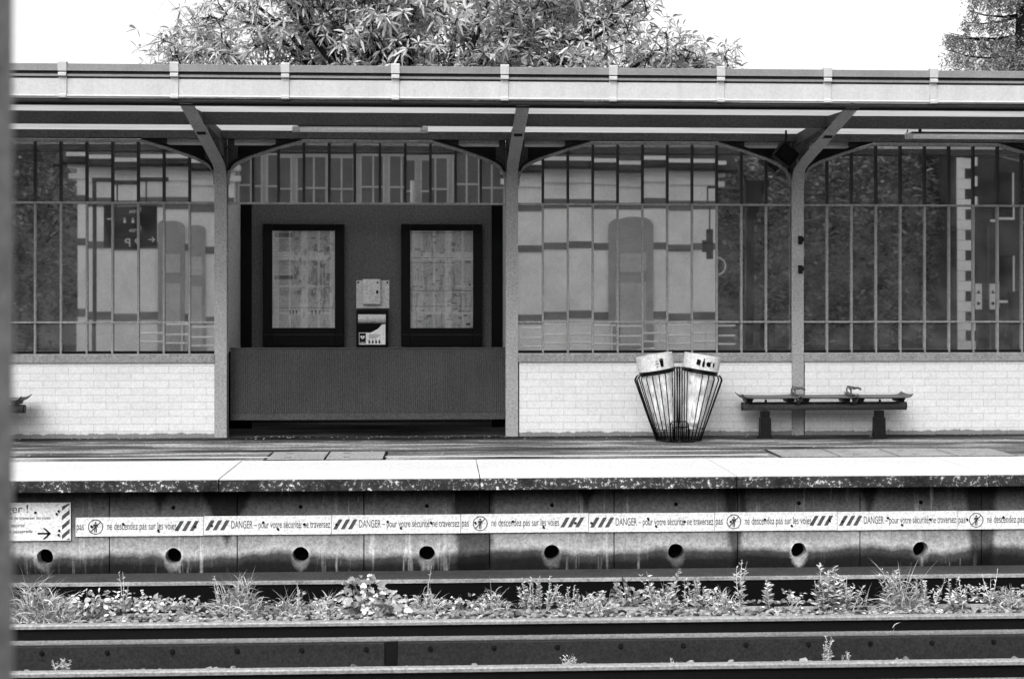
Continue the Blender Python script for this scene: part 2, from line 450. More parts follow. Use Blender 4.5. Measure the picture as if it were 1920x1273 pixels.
for k in range(-7, 16):
    x0 = x_first + (k - 1) * pw + .005; x1 = x0 + pw - .010
    if x1 < -13 or x0 > 17: continue
    wall_panel(x0, x1, (x0 + x1) / 2)
b = MB(); b.prism([(12.682, -.872), (12.70, -.866), (13.20, -.866), (13.20, -1.35), (12.682, -1.35)], XL, XR)
b.build('footing', M['ledge'], edge)
b = MB(); b.prism([(12.655, -.900), (12.66, -.876), (12.681, -.870), (12.681, -.900)], XL, XR); b.build('footing_lip', M['lip'], edge)
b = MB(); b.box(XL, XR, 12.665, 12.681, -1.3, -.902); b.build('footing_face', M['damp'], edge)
b = MB(); b.box(XL, XR, 13.196, 13.199, -1.3, -.05); b.build('wall_backing', M['drain'], edge)
# thin buried slabs in front of the footing
ls = empty('kerb_slabs', (0, 0, 0), 'row of thin concrete slabs half buried in weeds below the platform footing', 'slabs')
xx = XL
while xx < XR:
    w = random.uniform(.9, 1.1); yj = random.uniform(-.02, .02); zj = random.uniform(-.012, .008)
    b = MB(); b.box(xx + .01, xx + w - .01, 12.12 + yj, 12.22, -1.10, -1.035 + zj); b.build('kerb_slab', M['slab'], ls, .01)
    xx += w

# bank of ballast carrying the rails
def bank(name, y0, y1, z0, z1, mat_):
    b = MB(); n = 160; m = 8
    for i in range(n + 1):
        for j in range(m + 1):
            x = XL + (XR - XL) * i / n; y = y0 + (y1 - y0) * j / m
            z = z0 + (z1 - z0) * j / m + .02 * noise.noise(Vector((x*3, y*4, 1)))
            b.v.append((x, y, z))
    for i in range(n):
        for j in range(m):
            a = i*(m+1)+j; b.f.append((a, a+m+1, a+m+2, a+1))
    return structure(b.build(name, mat_))
bank('ballast_bank', 11.36, 12.68, -1.01, -1.09, M['damp'])
b = MB(); b.box(XL, XR, 11.36, 13.0, -1.36, -1.15); structure(b.build('ballast_base', M['yard']))

def stones(name, n, x0, x1, y0, y1, zf, s0, s1, label):
    b = MB()
    ico = bmesh.new(); bmesh.ops.create_icosphere(ico, subdivisions=1, radius=1)
    vv = [v.co.copy() for v in ico.verts]; ff = [tuple(v.index for v in f.verts) for f in ico.faces]; ico.free()
    for _ in range(n):
        x, y = random.uniform(x0, x1), random.uniform(y0, y1)
        s = random.uniform(s0, s1)
        sc = Vector((s * random.uniform(.7, 1.35), s * random.uniform(.7, 1.2), s * random.uniform(.45, .8)))
        rot = Euler((random.uniform(-.5, .5), random.uniform(-.5, .5), random.uniform(0, 6.3))).to_matrix()
        c = Vector((x, y, zf(x, y) + random.uniform(-.2, .5) * s))
        b.add([c + rot @ Vector((v.x*sc.x, v.y*sc.y, v.z*sc.z)) * random.uniform(.75, 1.1) for v in vv], ff)
    o = b.build(name, M['stone']); tag(o, label, 'gravel', None, 'stuff'); return o
bz = lambda x, y: -1.01 - .08 * (y - 11.36) / 1.32
stones('ballast_stones', 5600, -5.2, 7.0, 11.42, 12.16, bz, .016, .036, 'loose pale and dark ballast stones beside the far rail')
stones('ballast_stones', 900, -6, 8, 12.5, 12.66, lambda x, y: -1.09, .014, .03, 'loose stones in the gutter under the footing ledge')
stones('track_stones', 900, -5, 7, 10.98, 11.15, lambda x, y: -1.268, .012, .034, 'small stones scattered along the foot of the track bearer')
stones('track_stones', 60, -5, 7, 11.02, 11.13, lambda x, y: -1.25, .03, .045, 'larger stones lying along the foot of the track bearer')

# ---------------------------------------------------------------- rails on their bearers
def rail(yc, name, label, bearer=True):
    t = empty(name, (0, 0, 0), label, 'rail', 'rails of the track')
    top = -.92
    b = MB(); b.prism([(yc-.034, top-.032), (yc-.036, top-.010), (yc-.028, top-.0005), (yc+.028, top-.0005), (yc+.036, top-.010), (yc+.034, top-.032)], XL, XR)
    b.build('rail_head', M['rail_head'], t)
    b = MB(); b.prism([(yc-.033, top-.033), (yc-.010, top-.046), (yc-.009, top-.125), (yc+.009, top-.125), (yc+.010, top-.046), (yc+.033, top-.033)], XL, XR)
    b.build('rail_web', M['rail_side'], t)
    b = MB(); b.prism([(yc-.062, top-.150), (yc-.062, top-.143), (yc-.03, top-.138), (yc-.012, top-.1255), (yc+.012, top-.1255), (yc+.062, top-.140), (yc+.062, top-.150)], XL, XR)
    b.build('rail_foot', M['rail_foot'], t)
    return t
RA, RC = 11.28, 9.84
rail(RA, 'rail', 'far rusty rail with shade dark web and pale head, next to the weeds')
rail(RC, 'rail', 'nearest rusty rail with shade dark web and pale head, along the bottom of the view')
for yc, lab in ((RA, 'long dark bearer beam under the far rail, bolted at even steps'), (RC, 'long dark bearer beam under the nearest rail')):
    t = empty('track_bearer', (0, 0, 0), lab, 'beam', 'bearers under the rails')
    xj = X_at(722, yc - .1); xk = X_at(745, yc - .1)
    b = MB(); b.box(XL, xj - .003, yc-.105, yc+.105, -1.34, -1.0725); b.box(xk + .003, XR, yc-.105, yc+.105, -1.34, -1.0725)
    b.build('beam_timber', M['beam_track'], t, .006)
    b = MB(); b.box(xj, xk, yc-.098, yc+.098, -1.34, -1.0735); b.build('joint_plate', M['bearer_dark'], t)
    x = X_at(79, yc - .1) - 6
    while x < 12:
        b = MB(); b.cyl((x, yc - .119, Z_at(1215, 0, 11.18)), .012, .015, 'Y', 6); b.cyl((x, yc - .109, Z_at(1215, 0, 11.18)), .021, .005, 'Y', 12)
        b.build('bolt', M['darkmetal'], t); x += .5

# ---------------------------------------------------------------- platform covers and lines
def sheet(name, x0, x1, y0, y1, z, m, label, cat):
    b = MB(); b.box(x0, x1, y0, y1, z - .003, z); o = b.build(name, m); tag(o, label, cat); return o
b = MB(); b.box(-30, X_at(512, 14.7), 14.66, 14.72, .0005, .004); b.box(X_at(722, 14.7), X_at(1440, 14.7), 14.66, 14.72, .0005, .004)
structure(b.build('platform_line', M['strip']))
M['cover'] = mat('cover_concrete', .34, .8, .35, 2.5, .35, 50)
def cover(px0, px1, n, label):
    y0, y1 = 14.45, 15.15
    t = empty('inspection_cover', (0, 0, 0), label, 'inspection cover', 'covers let into the platform')
    x0, x1 = X_at(px0, 14.8), X_at(px1, 14.8)
    b = MB(); b.box(x0 - .02, x1 + .02, y0 - .02, y1 + .02, -.001, .003); b.build('cover_frame', M['black'], t)
    for k in range(n):
        a = x0 + (x1 - x0) * k / n; c = x0 + (x1 - x0) * (k + 1) / n
        b = MB(); b.box(a + .012, c - .012, y0, y1, .0035, .008); lid = b.build('cover_lid', M['cover'], t)
        b = MB()
        for u, v in ((.3, .2), (.26, .75)):
            b.box(a + (c-a)*u, a + (c-a)*u + .07, y0 + (y1-y0)*v, y0 + (y1-y0)*v + .045, .0085, .009)
        b.build('lifting_slot', M['black'], lid)
cover(505, 722, 2, 'pale two lid concrete inspection cover set in the asphalt in front of the poster recess')
cover(1450, 1880, 4, 'long row of worn concrete inspection lids set in the asphalt in front of the bench')

# ---------------------------------------------------------------- the shelter
WY = 16.9
POST = [-2.59 + 3.423 * k for k in range(-2, 5)]     # posts, one bay beyond the frame either side
sh = empty('platform_shelter', (0, WY, 0), 'long grey glazed platform shelter with a flat canopy, zinc gutter and white brick base', 'station shelter')
sh.location = (0, 0, 0)
GX0, GX1 = POST[0] - .3, POST[-1] + .3
# canopy
b = MB()
rp = [(14.62, 3.652), (15.5, 3.648), (16.84, 3.606), (16.96, 3.606), (19.5, 3.656)]
for (ya, za), (yb, zb) in list(zip(rp, rp[1:]))[:3]: b.add([(GX0, ya, za), (GX1, ya, za), (GX1, yb, zb), (GX0, yb, zb)], [(0, 1, 2, 3)])
b.build('translucent_roof', M['roof_sheet'], sh)
b = MB(); b.add([(GX0, 16.961, 3.606), (GX1, 16.961, 3.606), (GX1, 19.5, 3.656), (GX0, 19.5, 3.656)], [(0, 1, 2, 3)]); b.build('rear_roof', M['roof_fill'], sh)  # rear sheet made paler and clearer than the front to light the recess
b = MB(); b.box(GX0, GX1, 19.4, 19.5, 3.655, 3.80); b.build('roof_edge', M['roof_tile'], sh)
b = MB(); b.prism([(14.40, 3.605), (14.40, 3.63), (14.618, 3.63), (14.618, 3.605)], GX0, GX1)
b.prism([(14.56, 3.585), (14.56, 3.604), (14.618, 3.604), (14.618, 3.585)], GX0, GX1)
b.prism([(14.622, 3.61), (14.622, 3.646), (14.80, 3.646), (14.80, 3.61)], GX0, GX1)
b.build('fascia_beam', M['paint_dark'], sh)
gut = MB()
gut.prism([(14.395, 3.632), (14.375, 3.634), (14.365, 3.645), (14.372, 3.656), (14.39, 3.66), (14.39, 3.822), (14.402, 3.822), (14.402, 3.632)], GX0, GX1)
g = gut.build('gutter', M['gutter'], sh)
b = MB(); b.prism([(14.36, 3.895), (14.36, 3.962), (14.372, 3.968), (14.60, 3.93), (14.60, 3.90)], GX0, GX1); b.build('gutter_lip', M['gutter_lip'], g)
b = MB(); b.box(GX0, GX1, 14.398, 14.60, 3.824, 3.893); b.build('gutter_back', M['paint_dark'], g)
b = MB(); b.prism([(14.376, 3.842), (14.376, 3.864), (14.396, 3.866), (14.396, 3.84)], GX0, GX1); b.build('gutter_bead', M['gutter_lip'], g)
x = .636 - 1.102 * 9
while x < GX1:
    if x > GX0 + .2:
        b = MB()
        b.prism([(14.352, 3.89), (14.345, 3.98), (14.352, 3.99), (14.50, 3.975), (14.50, 3.97), (14.358, 3.96), (14.359, 3.89)], x - .044, x + .044)
        b.prism([(14.345, 3.842), (14.345, 3.87), (14.375, 3.889), (14.375, 3.838)], x - .04, x + .04)
        b.prism([(14.378, 3.837), (14.378, 3.67), (14.352, 3.655), (14.352, 3.63), (14.366, 3.622), (14.389, 3.63), (14.389, 3.837)], x - .038, x + .038)
        b.build('gutter_bracket', M['gutter'], sh, .003)
    x += 1.102
b = MB(); b.prism([(15.50, 3.515), (15.50, 3.645), (15.60, 3.642), (15.60, 3.515)], GX0, GX1); b.build('purlin', M['beam'], sh)
b = MB(); b.prism([(WY-.06, 3.512), (WY-.06, 3.604), (WY+.06, 3.604), (WY+.06, 3.512)], GX0, GX1)
x = GX0 + .1
while x < GX1:
    b.cyl((x, WY - .068, 3.58), .009, .008, 'Y', 6); x += .17
b.build('wall_plate', M['beam'], sh)
b = MB(); b.box(GX0, GX1, 18.75, 18.87, 3.50, 3.644); b.build('rear_beam', M['paint_black'], sh)
# back wall
b = MB(); b.box(GX0, GX1, 18.9, 19.0, 0.0, 3.64); b.build('rear_wall', M['wall_back'], sh)
for xe in (GX0, GX1 - .1):
    b = MB(); b.box(xe, xe + .1, WY + .1, 18.898, .0, 3.64); b.build('end_wall', M['brick'], sh)

def arc(cx, cz, r, a0, a1, n):
    return [(cx + r*math.cos(R(a0 + (a1-a0)*k/n)), cz + r*math.sin(R(a0 + (a1-a0)*k/n))) for k in range(n+1)]
HALF = .072
def arch_pts(xl, xr, dz=0, dx=0):
    "line of the arched head of a bay, left springing to right springing"
    pr = [(0, 2.98), (.004, 3.05), (.018, 3.11), (.045, 3.165), (.10, 3.215), (.235, 3.282), (.55, 3.392), (.87, 3.484)]
    L = [(xl + a + dx, z + dz) for a, z in pr]; Rr = [(xr - a - dx, z + dz) for a, z in reversed(pr)]
    return L + Rr
def arch_z(x, pts):
    for (x0, z0), (x1, z1) in zip(pts, pts[1:]):
        if x0 <= x <= x1 and x1 > x0: return z0 + (z1 - z0) * (x - x0) / (x1 - x0)
    return pts[0][1]
def band(b, pts, th, y0, y1):
    for (a, c) in zip(pts, pts[1:]):
        d = Vector((c[0]-a[0], c[1]-a[1])).normalized(); nn = Vector((-d.y, d.x)) * th / 2; e = d * .004
        A = Vector(a) - e; Cc = Vector(c) + e
        b.prism([(A.x-nn.x, A.y-nn.y), (Cc.x-nn.x, Cc.y-nn.y), (Cc.x+nn.x, Cc.y+nn.y), (A.x+nn.x, A.y+nn.y)], y0, y1, 'Y')
Z_T1 = 1.6 + (565-383) / 157.8      # upper transom
Z_T2 = 1.6 - (604-565) / 157.8      # lower transom
Z_S1, Z_S0 = .985, .885             # sill
NP = 11
for bi in range(len(POST) - 1):
    xl, xr = POST[bi] + HALF, POST[bi+1] - HALF
    recess = (bi == 2)
    pts = arch_pts(xl, xr)
    # arched head: pale inner frame, dark outer member with a gap
    fr = MB(); band(fr, pts, .034, WY - .035, WY + .03)
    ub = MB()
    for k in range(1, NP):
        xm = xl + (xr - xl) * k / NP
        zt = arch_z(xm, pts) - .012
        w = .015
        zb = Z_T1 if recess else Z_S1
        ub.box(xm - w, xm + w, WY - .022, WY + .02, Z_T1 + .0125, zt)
        if not recess:
            fr.box(xm - w*.8, xm + w*.8, WY - .026, WY + .02, Z_T2 + .013, Z_T1 - .013)
            fr.box(xm - w*.8, xm + w*.8, WY - .026, WY + .02, Z_S1 + .0005, Z_T2 - .013)
    fr.box(xl, xr, WY - .032, WY + .02, Z_T1 - .012, Z_T1 + .012)
    if not recess: fr.box(xl, xr, WY - .032, WY + .02, Z_T2 - .011, Z_T2 + .011)
    sc = fr.build('window_frame', M['frame'], sh, .003); ub.build('upper_bars', M['bar_shade'], sc)
    ou = MB(); op = arch_pts(xl, xr, .036, .0)
    op = [(x_, z_) for x_, z_ in op]
    band(ou, op[2:-2], .026, WY - .055, WY - .01)
    ou.build('arch_bar', M['paint_black'], sc)
    # spandrels: dark plates between arch and wall plate, pale two-tone plates standing in for the lit ceiling beyond
    for side in (0, 1):
        half = pts[1:8]
        poly = [(xl + .002, 3.05)] + [(a, z + .02) for a, z in half] + [(half[-1][0], 3.519), (xl + .002, 3.519)]
        if side: poly = [(xl + xr - a, z) for a, z in poly]
        b = MB(); b.prism(poly, WY + .005, WY + .02, 'Y'); sp_ = b.build('spandrel', M['paint_dark'], sc)
        a, c = (xl + .08, xl + .56) if not side else (xr - .56, xr - .08)
        b = MB(); b.box(a, c, WY - .002, WY + .004, 3.465, 3.515); b.build('ceiling_view_plate', M['paint'], sp_)
        b = MB(); b.box(a, c, WY - .006, WY + .004, 3.435, 3.464); b.build('ceiling_view_strip', M['gutter'], sp_)
        b = MB(); pz = [(xl + .12, 3.434), (xl + .12, 3.26), (xl + .22, 3.315), (xl + .56, 3.425), (xl + .56, 3.434)]
        if side: pz = [(xl + xr - q, z) for q, z in pz]
        b.prism(pz, WY - .002, WY + .004, 'Y'); b.build('dark_band_plate', M['black'], sp_)  # black plate stands in for the dark band seen below the ceiling
    # glazing, each pane set a hair out of true
    gl = MB()
    for k in range(NP):
        a = xl + (xr - xl) * k / NP; c = xl + (xr - xl) * (k + 1) / NP
        tilt_z = random.gauss(0, .0008); rows = [(Z_T1, None)] if recess else [(Z_S1, Z_T2), (Z_T2, Z_T1), (Z_T1, None)]
        tx0 = random.gauss(0, .0010)
        for z0, z1 in rows:
            tx = tx0 + random.gauss(0, .0004); tz = tilt_z + random.gauss(0, .0004)
            if z1 is None:
                za, zc = arch_z(max(a, xl + .01), pts), arch_z(min(c, xr - .01), pts)
                mids = [q for q in pts if a < q[0] < c]
                top = [(c, zc)] + [q for q in reversed(mids)] + [(a, za)]
            else: top = [(c, z1), (a, z1)]
            ply = [(a, z0), (c, z0)] + top
            cx, cz = (a + c) / 2, (z0 + (z1 or 3.3)) / 2
            f = lambda x_, z_: WY + .002 + (x_ - cx) * tz + (z_ - cz) * tx
            n = len(ply)
            gl.add([(x_, f(x_, z_), z_) for x_, z_ in ply] + [(x_, f(x_, z_) + .005, z_) for x_, z_ in ply],
                   [tuple(range(n)), tuple(range(2*n-1, n-1, -1))])
    gl.build('glass', M['glass'], sc)
    if not recess:
        b = MB(); b.prism([(WY-.09, Z_S0), (WY-.09, Z_S1-.012), (WY-.08, Z_S1), (WY+.08, Z_S1), (WY+.08, Z_S0)], xl, xr); b.build('window_sill', M['frame'], sc)
        b = MB(); b.box(xl, xr, WY - .022, WY - .004, Z_S1 + .001, Z_S1 + .032); b.build('glazing_strip', M['paint_black'], sc)
        b = MB(); b.box(xl - .01, xr + .01, WY - .06, WY + .06, 0, Z_S0 - .0005); b.build('brick_wall', M['brick'], sh)

for i, px in enumerate(POST):
    b = MB()
    b.box(px - HALF, px + HALF, WY - .075, WY - .055, 0, 3.06)        # front flange
    b.box(px - .012, px + .012, WY - .055, WY + .055, 0, 3.5)
    b.box(px - HALF, px + HALF, WY + .061, WY + .075, 0, 3.5)
    post = b.build('post', M['paint'], sh, .003)
    b = MB(); b.box(px - HALF + .002, px + HALF - .002, WY - .05, WY + .05, 3.05, 3.52)
    b.box(px - .10, px + .10, WY - .10, WY + .02, 3.40, 3.425)
    b.build('post_head', M['paint_dark'], post)
    b = MB(); b.box(px + HALF + .001, px + HALF + .014, WY - .06, WY - .045, 0, .98); b.build('edge_strip', M['paint_dark'], post)
    # brace: follows the post, bends and rises towards the gutter
    cen = [(WY - .066, 2.85), (WY - .066, 3.0), (WY - .09, 3.10), (WY - .16, 3.17), (WY - .30, 3.215), (14.55, 3.612)]
    b = MB(); top, bot = [], []
    for k, (y, z) in enumerate(cen):
        p0 = Vector(cen[max(k-1, 0)]); p1 = Vector(cen[min(k+1, len(cen)-1)]); d = (p1 - p0).normalized(); nn = Vector((-d.y, d.x)) * .012
        top.append((y + nn.x, z + nn.y)); bot.append((y - nn.x, z - nn.y))
    b.prism(top + bot[::-1], px - .068, px + .068, 'X')
    wtop = [(y + .0, z + .055) for y, z in cen[3:]]
    b.prism([(cen[3][0], cen[3][1] + .013), (cen[3][0] + .1, cen[3][1] + .06)] + wtop[1:] + [(cen[5][0], cen[5][1] + .013)], px - .01, px + .01, 'X')
    b.build('brace', M['paint'], post, .002)
    # rafter with its curved knee
    b = MB(); b.prism([(14.82, 3.55), (14.82, 3.609), (15.48, 3.64), (WY - .062, 3.603), (WY - .062, 3.46)], px - .012, px + .012)
    b.prism([(14.87, 3.54), (14.87, 3.555), (WY - .062, 3.47), (WY - .062, 3.45)], px - .05, px + .05)
    kn = [(WY - .062, 3.30)] + [(WY - .062 - .42*math.sin(R(a)), 3.30 + .17*(1-math.cos(R(a)))) for a in range(10, 91, 16)] + [(WY - .062, 3.47)]
    b.prism(kn, px - .04, px + .04)
    b.build('rafter', M['beam'], post)
    b = MB(); b.prism([(15.44, 3.44), (15.44, 3.53), (15.68, 3.53), (15.66, 3.47), (15.6, 3.45), (15.55, 3.40), (15.49, 3.40)], px - .045, px + .045)
    b.build('cleat', M['paint_black'], post)
# clamps left on the post between the right hand bays
cl = empty('pipe_clamp', (POST[4], WY - .08, 0), 'pair of small rusty pipe clamps on the grey post beside the right hand windows', 'pipe clamps')
for pz in (2.33, 1.98):
    b = MB(); b.box(-.0, .05, -.02, .0, pz - .05, pz + .05); b.box(.02, .06, -.035, -.02, pz - .02, pz + .03); b.tube([(.01,-.02,pz+.04),(.05,-.04,pz+.03),(.06,-.03,pz)], .007, 6)
    b.build('clamp', M['darkmetal'], cl)
# loudspeaker under the canopy
sp = empty('loudspeaker', (POST[4] - .22, WY - .35, 3.32), 'dark box loudspeaker hung askew under the canopy by the right hand post', 'loudspeaker')
b = MB(); b.box(-.12, .12, -.08, .12, -.10, .10, Matrix.Rotation(R(38), 4, 'Y')); b.build('cabinet', M['black'], sp, .01)
b = MB(); b.box(-.08, .08, -.095, -.082, -.07, .07, Matrix.Rotation(R(38), 4, 'Y')); b.build('grille', M['paint_black'], sp)
b = MB(); b.tube([(.0, .05, .1), (.02, .05, .2), (.02, .05, .32)], .012, 8); b.build('hanger', M['darkmetal'], sp)

# poster recess in the third bay
xl, xr = POST[2] + HALF, POST[3] - HALF
RY = 18.05
rc = empty('poster_recess', (0, 0, 0), 'dark grey boarded recess with ribbed lower panel between the left and middle posts', 'wall panel')
b = MB(); b.box(xl + .13, xr - .13, RY, RY + .04, .95, 3.5); b.build('back_board', M['panel'], rc)
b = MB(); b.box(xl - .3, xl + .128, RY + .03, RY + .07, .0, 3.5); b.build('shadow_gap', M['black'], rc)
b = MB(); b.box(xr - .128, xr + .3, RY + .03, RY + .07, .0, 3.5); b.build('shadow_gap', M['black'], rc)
M['cheek'] = mat('cheek_board', .42, .6, .15, 1.5, .2, 60)
for xc, lab in ((xl - .04, 1), (xr + .015, 2)):
    b = MB(); b.box(xc, xc + .025, WY + .08, RY + .02, 1.0, 3.5); b.build('side_board', M['cheek'], rc)
b = MB(); zb0, zb1 = .19, 1.035; ry = 17.03
b.box(xl + .012, xr - .002, ry, ry + .03, zb0, zb1)
pitch = .0255; x = xl + .02
while x < xr - .03:
    b.prism([(x, ry - .0005), (x + .005, ry - .008), (x + .0135, ry - .008), (x + .0185, ry - .0005)], .28, zb1 - .02, 'Y') if False else b.add(
        [(x, ry-.0005, .275), (x+.005, ry-.009, .275), (x+.0135, ry-.009, .275), (x+.0185, ry-.0005, .275),
         (x, ry-.0005, zb1-.015), (x+.005, ry-.009, zb1-.015), (x+.0135, ry-.009, zb1-.015), (x+.0185, ry-.0005, zb1-.015)],
        [(0,1,5,4),(1,2,6,5),(2,3,7,6),(0,3,2,1),(4,5,6,7)])
    x += pitch
b.build('ribbed_panel', M['ribbed'], rc)
b = MB(); b.box(xl + .01, xr, ry - .012, ry + .035, zb1 + .0005, zb1 + .014); b.build('panel_cap', M['paint_dark'], rc)

# poster cases
M['paper'] = None
def m_paper(kind):
    t = NT('poster_print_%s' % kind)
    n = t.noise(9 if kind == 'map' else 6, 6, .75, t.coords(1, 1, 1.0)); v = t.noise(40, 4, .8); w = t.noise(3, 5, .7, t.coords(3.5, 1, .6))
    a = t.math('MULTIPLY', t.ramp(n, [(.38, .55), (.45, .95), (.54, 1)]), t.ramp(v, [(.38, .6), (.48, 1)]))
    b_ = t.math('MULTIPLY', a, t.ramp(w, [(.40, .5), (.48, 1)]))
    t.grey(b_); t.b.inputs['Roughness'].default_value = .5; return t.m
M['paper_map'] = m_paper('map'); M['paper_line'] = m_paper('line')
M['print_grey'] = mat('poster_grey_ink', .48, .6, .4, 12, .4)
M['print_pale'] = mat('poster_pale_ink', .9, .6, .1, 12, .2)
def poster_case(pxl, pxr, pyt, pyb, kind, label):
    y = RY - .09
    x0, x1 = X_at(pxl, y), X_at(pxr, y); z1, z0 = Z_at(pyt, x0, y), Z_at(pyb, x0, y)
    t = empty('poster_case', ((x0+x1)/2, RY, z0), label, 'poster case', 'poster cases in the recess')
    hw = (x1-x0)/2; H = z1-z0; ml, mt, mb = .115, .085, .235
    b = MB()
    b.box(-hw, -hw+ml, -.09, -.001, 0, H); b.box(hw-ml, hw, -.09, -.001, 0, H)
    b.box(-hw+ml, hw-ml, -.09, -.001, H-mt, H); b.box(-hw+ml, hw-ml, -.09, -.001, 0, mb)
    b.build('case_frame', M['black'], t, .008)
    b = MB(); b.box(-hw+.01, hw-.01, -.0925, -.0905, .148, .154); b.build('case_seam', M['paint_dark'], t)
    X0, X1, Z0, Z1 = -hw+ml, hw-ml, mb, H-mt
    b = MB(); b.box(X0, X1, -.05, -.045, Z0, Z1); pap = b.build('poster', M['paper_map' if kind == 'map' else 'paper_line'], t)
    W, HH = X1-X0, Z1-Z0
    U = lambda u: X0 + u*W
    V = lambda v: Z1 - v*HH
    dk, gy, pl = MB(), MB(), MB(); y1 = -.0525; y2 = -.0505
    def r(b_, u0, u1, v0, v1, yy=None): b_.box(U(u0), U(u1), (yy or y1), y2 + .0, V(v1), V(v0))
    if kind == 'map':
        pl.box(U(.02), U(.30), y1+.001, y2, V(.96), V(.02))
        r(dk, .03, .31, .02, .065); r(dk, .03, .32, .46, .50)
        for k in range(22):
            v = .09 + k*.016
            if v < .44: r(gy, .04, .04 + random.uniform(.10, .24), v, v+.006)
        for k in range(10):
            v = .53 + k*.014; r(gy, .04, .04 + random.uniform(.12, .25), v, v+.005)
        for k in range(70):       # the streets and building blocks of the map
            u, v = random.uniform(.33, .92), random.uniform(.05, .72); w_, h_ = random.uniform(.015, .07), random.uniform(.01, .07)
            (gy if random.random() < .7 else pl).box(U(u), U(u+w_), y1 + .001, y2, V(v+h_), V(v))
        for u in (.335, .47, .60, .80): r(pl, u, u+.012, .03, .78, -.0535)
        for v in (.10, .25, .70): r(pl, .32, .99, v, v+.012, -.0540)
        dk.ring(U(.68), V(.67), -.0545, .086, .089, 36); 
        r(pl, .24, .46, .80, .875, -.0545); r(pl, .58, .80, .80, .875, -.0545)
        for u in (.27, .32, .37, .62, .68, .74): r(dk, u, u+.025, .82, .858, -.0552)
        r(gy, .01, .99, .79, .797)
        r(pl, .02, .12, .90, .98); r(pl, .45, .58, .90, .96)
    else:
        for v in (.02, .275, .325, .57, .615, .775): r(dk, .01, .97, v, v+.005)
        for u in (.14, .30, .55): 
            for k in range(5): r(pl, u, u+.02, .03 + k*.17, .03 + k*.17 + .14)
        for v in (.16, .345, .62): r(pl, .0, .99, v, v+.02)
        r(pl, .72, .88, .02, .60, -.0530)
        for k in range(60):
            u, v = random.uniform(.02, .9), random.uniform(.03, .93); w_, h_ = random.uniform(.02, .10), random.uniform(.006, .03)
            gy.box(U(u), U(min(u+w_, .98)), y1 + .0008, y2, V(v+h_), V(v))
        r(dk, .93, .965, .545, .565); r(dk, .89, .96, .95, .975)
    for nm, mb_, mt_ in (('poster_dark_print', dk, M['black']), ('poster_grey_print', gy, M['print_grey']), ('poster_pale_print', pl, M['print_pale'])):
        if mb_.v: mb_.build(nm, mt_, pap)
    b = MB(); b.box(X0, X1, -.072, -.068, Z0, Z1); b.build('case_glass', M['poster_glass'], t)
poster_case(493, 645, 420, 650, 'map', 'left black framed poster case with a street map behind glass')
poster_case(752, 904, 420, 650, 'line', 'right black framed poster case with a plan of thin lines behind glass')

# defibrillator
yy = RY - .02
dx0, dx1 = X_at(668, yy), X_at(730, yy); dc = (dx0+dx1)/2; k = 147.5
Zp = lambda py: 1.6 - (py-565)/k
dm = empty('defibrillator_mount', (dc, RY, 0), 'pale steel plate with a small square door above the defibrillator', 'electrical box')
hw = (dx1-dx0)/2
b = MB(); b.box(-hw, hw, -.02, -.001, Zp(578), Zp(526)); b.build('back_plate', M['bright_metal'], dm, .003)
b = MB(); b.box(-.125, .10, -.085, -.021, Zp(571), Zp(524)); bx = b.build('door_box', M['bright_metal'], dm, .008)
b = MB(); b.box(-.105, .08, -.090, -.0855, Zp(569), Zp(527)); b.build('door', M['bright_metal'], bx, .002)
b = MB(); b.box(.045, .07, -.10, -.0905, Zp(551), Zp(545)); b.build('lock', M['black'], bx)
b = MB(); b.prism([(.045, Zp(532)), (.078, Zp(532)), (.0615, Zp(527.5))], -.0925, -.091, 'Y'); b.build('warning_mark', M['sign_ink'], bx)
b = MB()
for x in (-hw+.025, hw-.025): b.cyl((x, -.026, Zp(530)), .013, .006, 'Y', 10)
b.build('screw', M['black'], dm)
de = empty('defibrillator', (dc, RY, 0), 'dark defibrillator cabinet with curved silver hood and heart label between the poster cases', 'defibrillator')
b = MB(); b.box(-hw+.005, hw-.015, -.12, -.001, Zp(652), Zp(580)); b.build('cabinet', M['black'], de, .015)
b = MB()   # curved silver hood
pf = [(-.121, Zp(606)), (-.150, Zp(603)), (-.160, Zp(598)), (-.150, Zp(592)), (-.121, Zp(589))]
b.prism(pf, -hw+.03, hw-.04, 'X'); b.build('hood', M['bright_metal'], de, .004)
b = MB(); b.prism([(-hw+.04, Zp(645)), (hw-.045, Zp(645)), (hw-.045, Zp(607)), (hw-.09, Zp(608)), (hw-.14, Zp(616)), (-.02, Zp(623)), (-hw+.04, Zp(623))], -.1235, -.121, 'Y')
lb = b.build('label_plate', M['white_metal'], de)
b = MB(); b.box(-hw+.045, -hw+.125, -.1255, -.124, Zp(643), Zp(624)); b.build('heart_panel', M['black'], lb)
hx, hz = -hw+.085, Zp(631.5)
heart = [(hx + .0017*16*math.sin(R(a))**3, hz + .0017*(13*math.cos(R(a))-5*math.cos(R(2*a))-2*math.cos(R(3*a))-math.cos(R(4*a)))) for a in range(0, 360, 15)]
b = MB(); b.prism(heart, -.127, -.1256, 'Y'); b.build('heart', M['white_metal'], lb)
b = MB(); b.prism([(hx+.004,hz+.012),(hx-.008,hz-.001),(hx,hz-.001),(hx-.004,hz-.014),(hx+.009,hz+.003),(hx+.001,hz+.003)], -.1285, -.1271, 'Y'); b.build('flash', M['black'], lb)
lettering('DAE', .026, M['white_metal'], lb, -hw+.058, -.1257, Zp(642.3), width=.055)
b = MB()
for i in range(4): b.box(-.045, -.045 + .15*(1 - .12*i), -.1252, -.124, Zp(627+i*2.2), Zp(626.2+i*2.2))
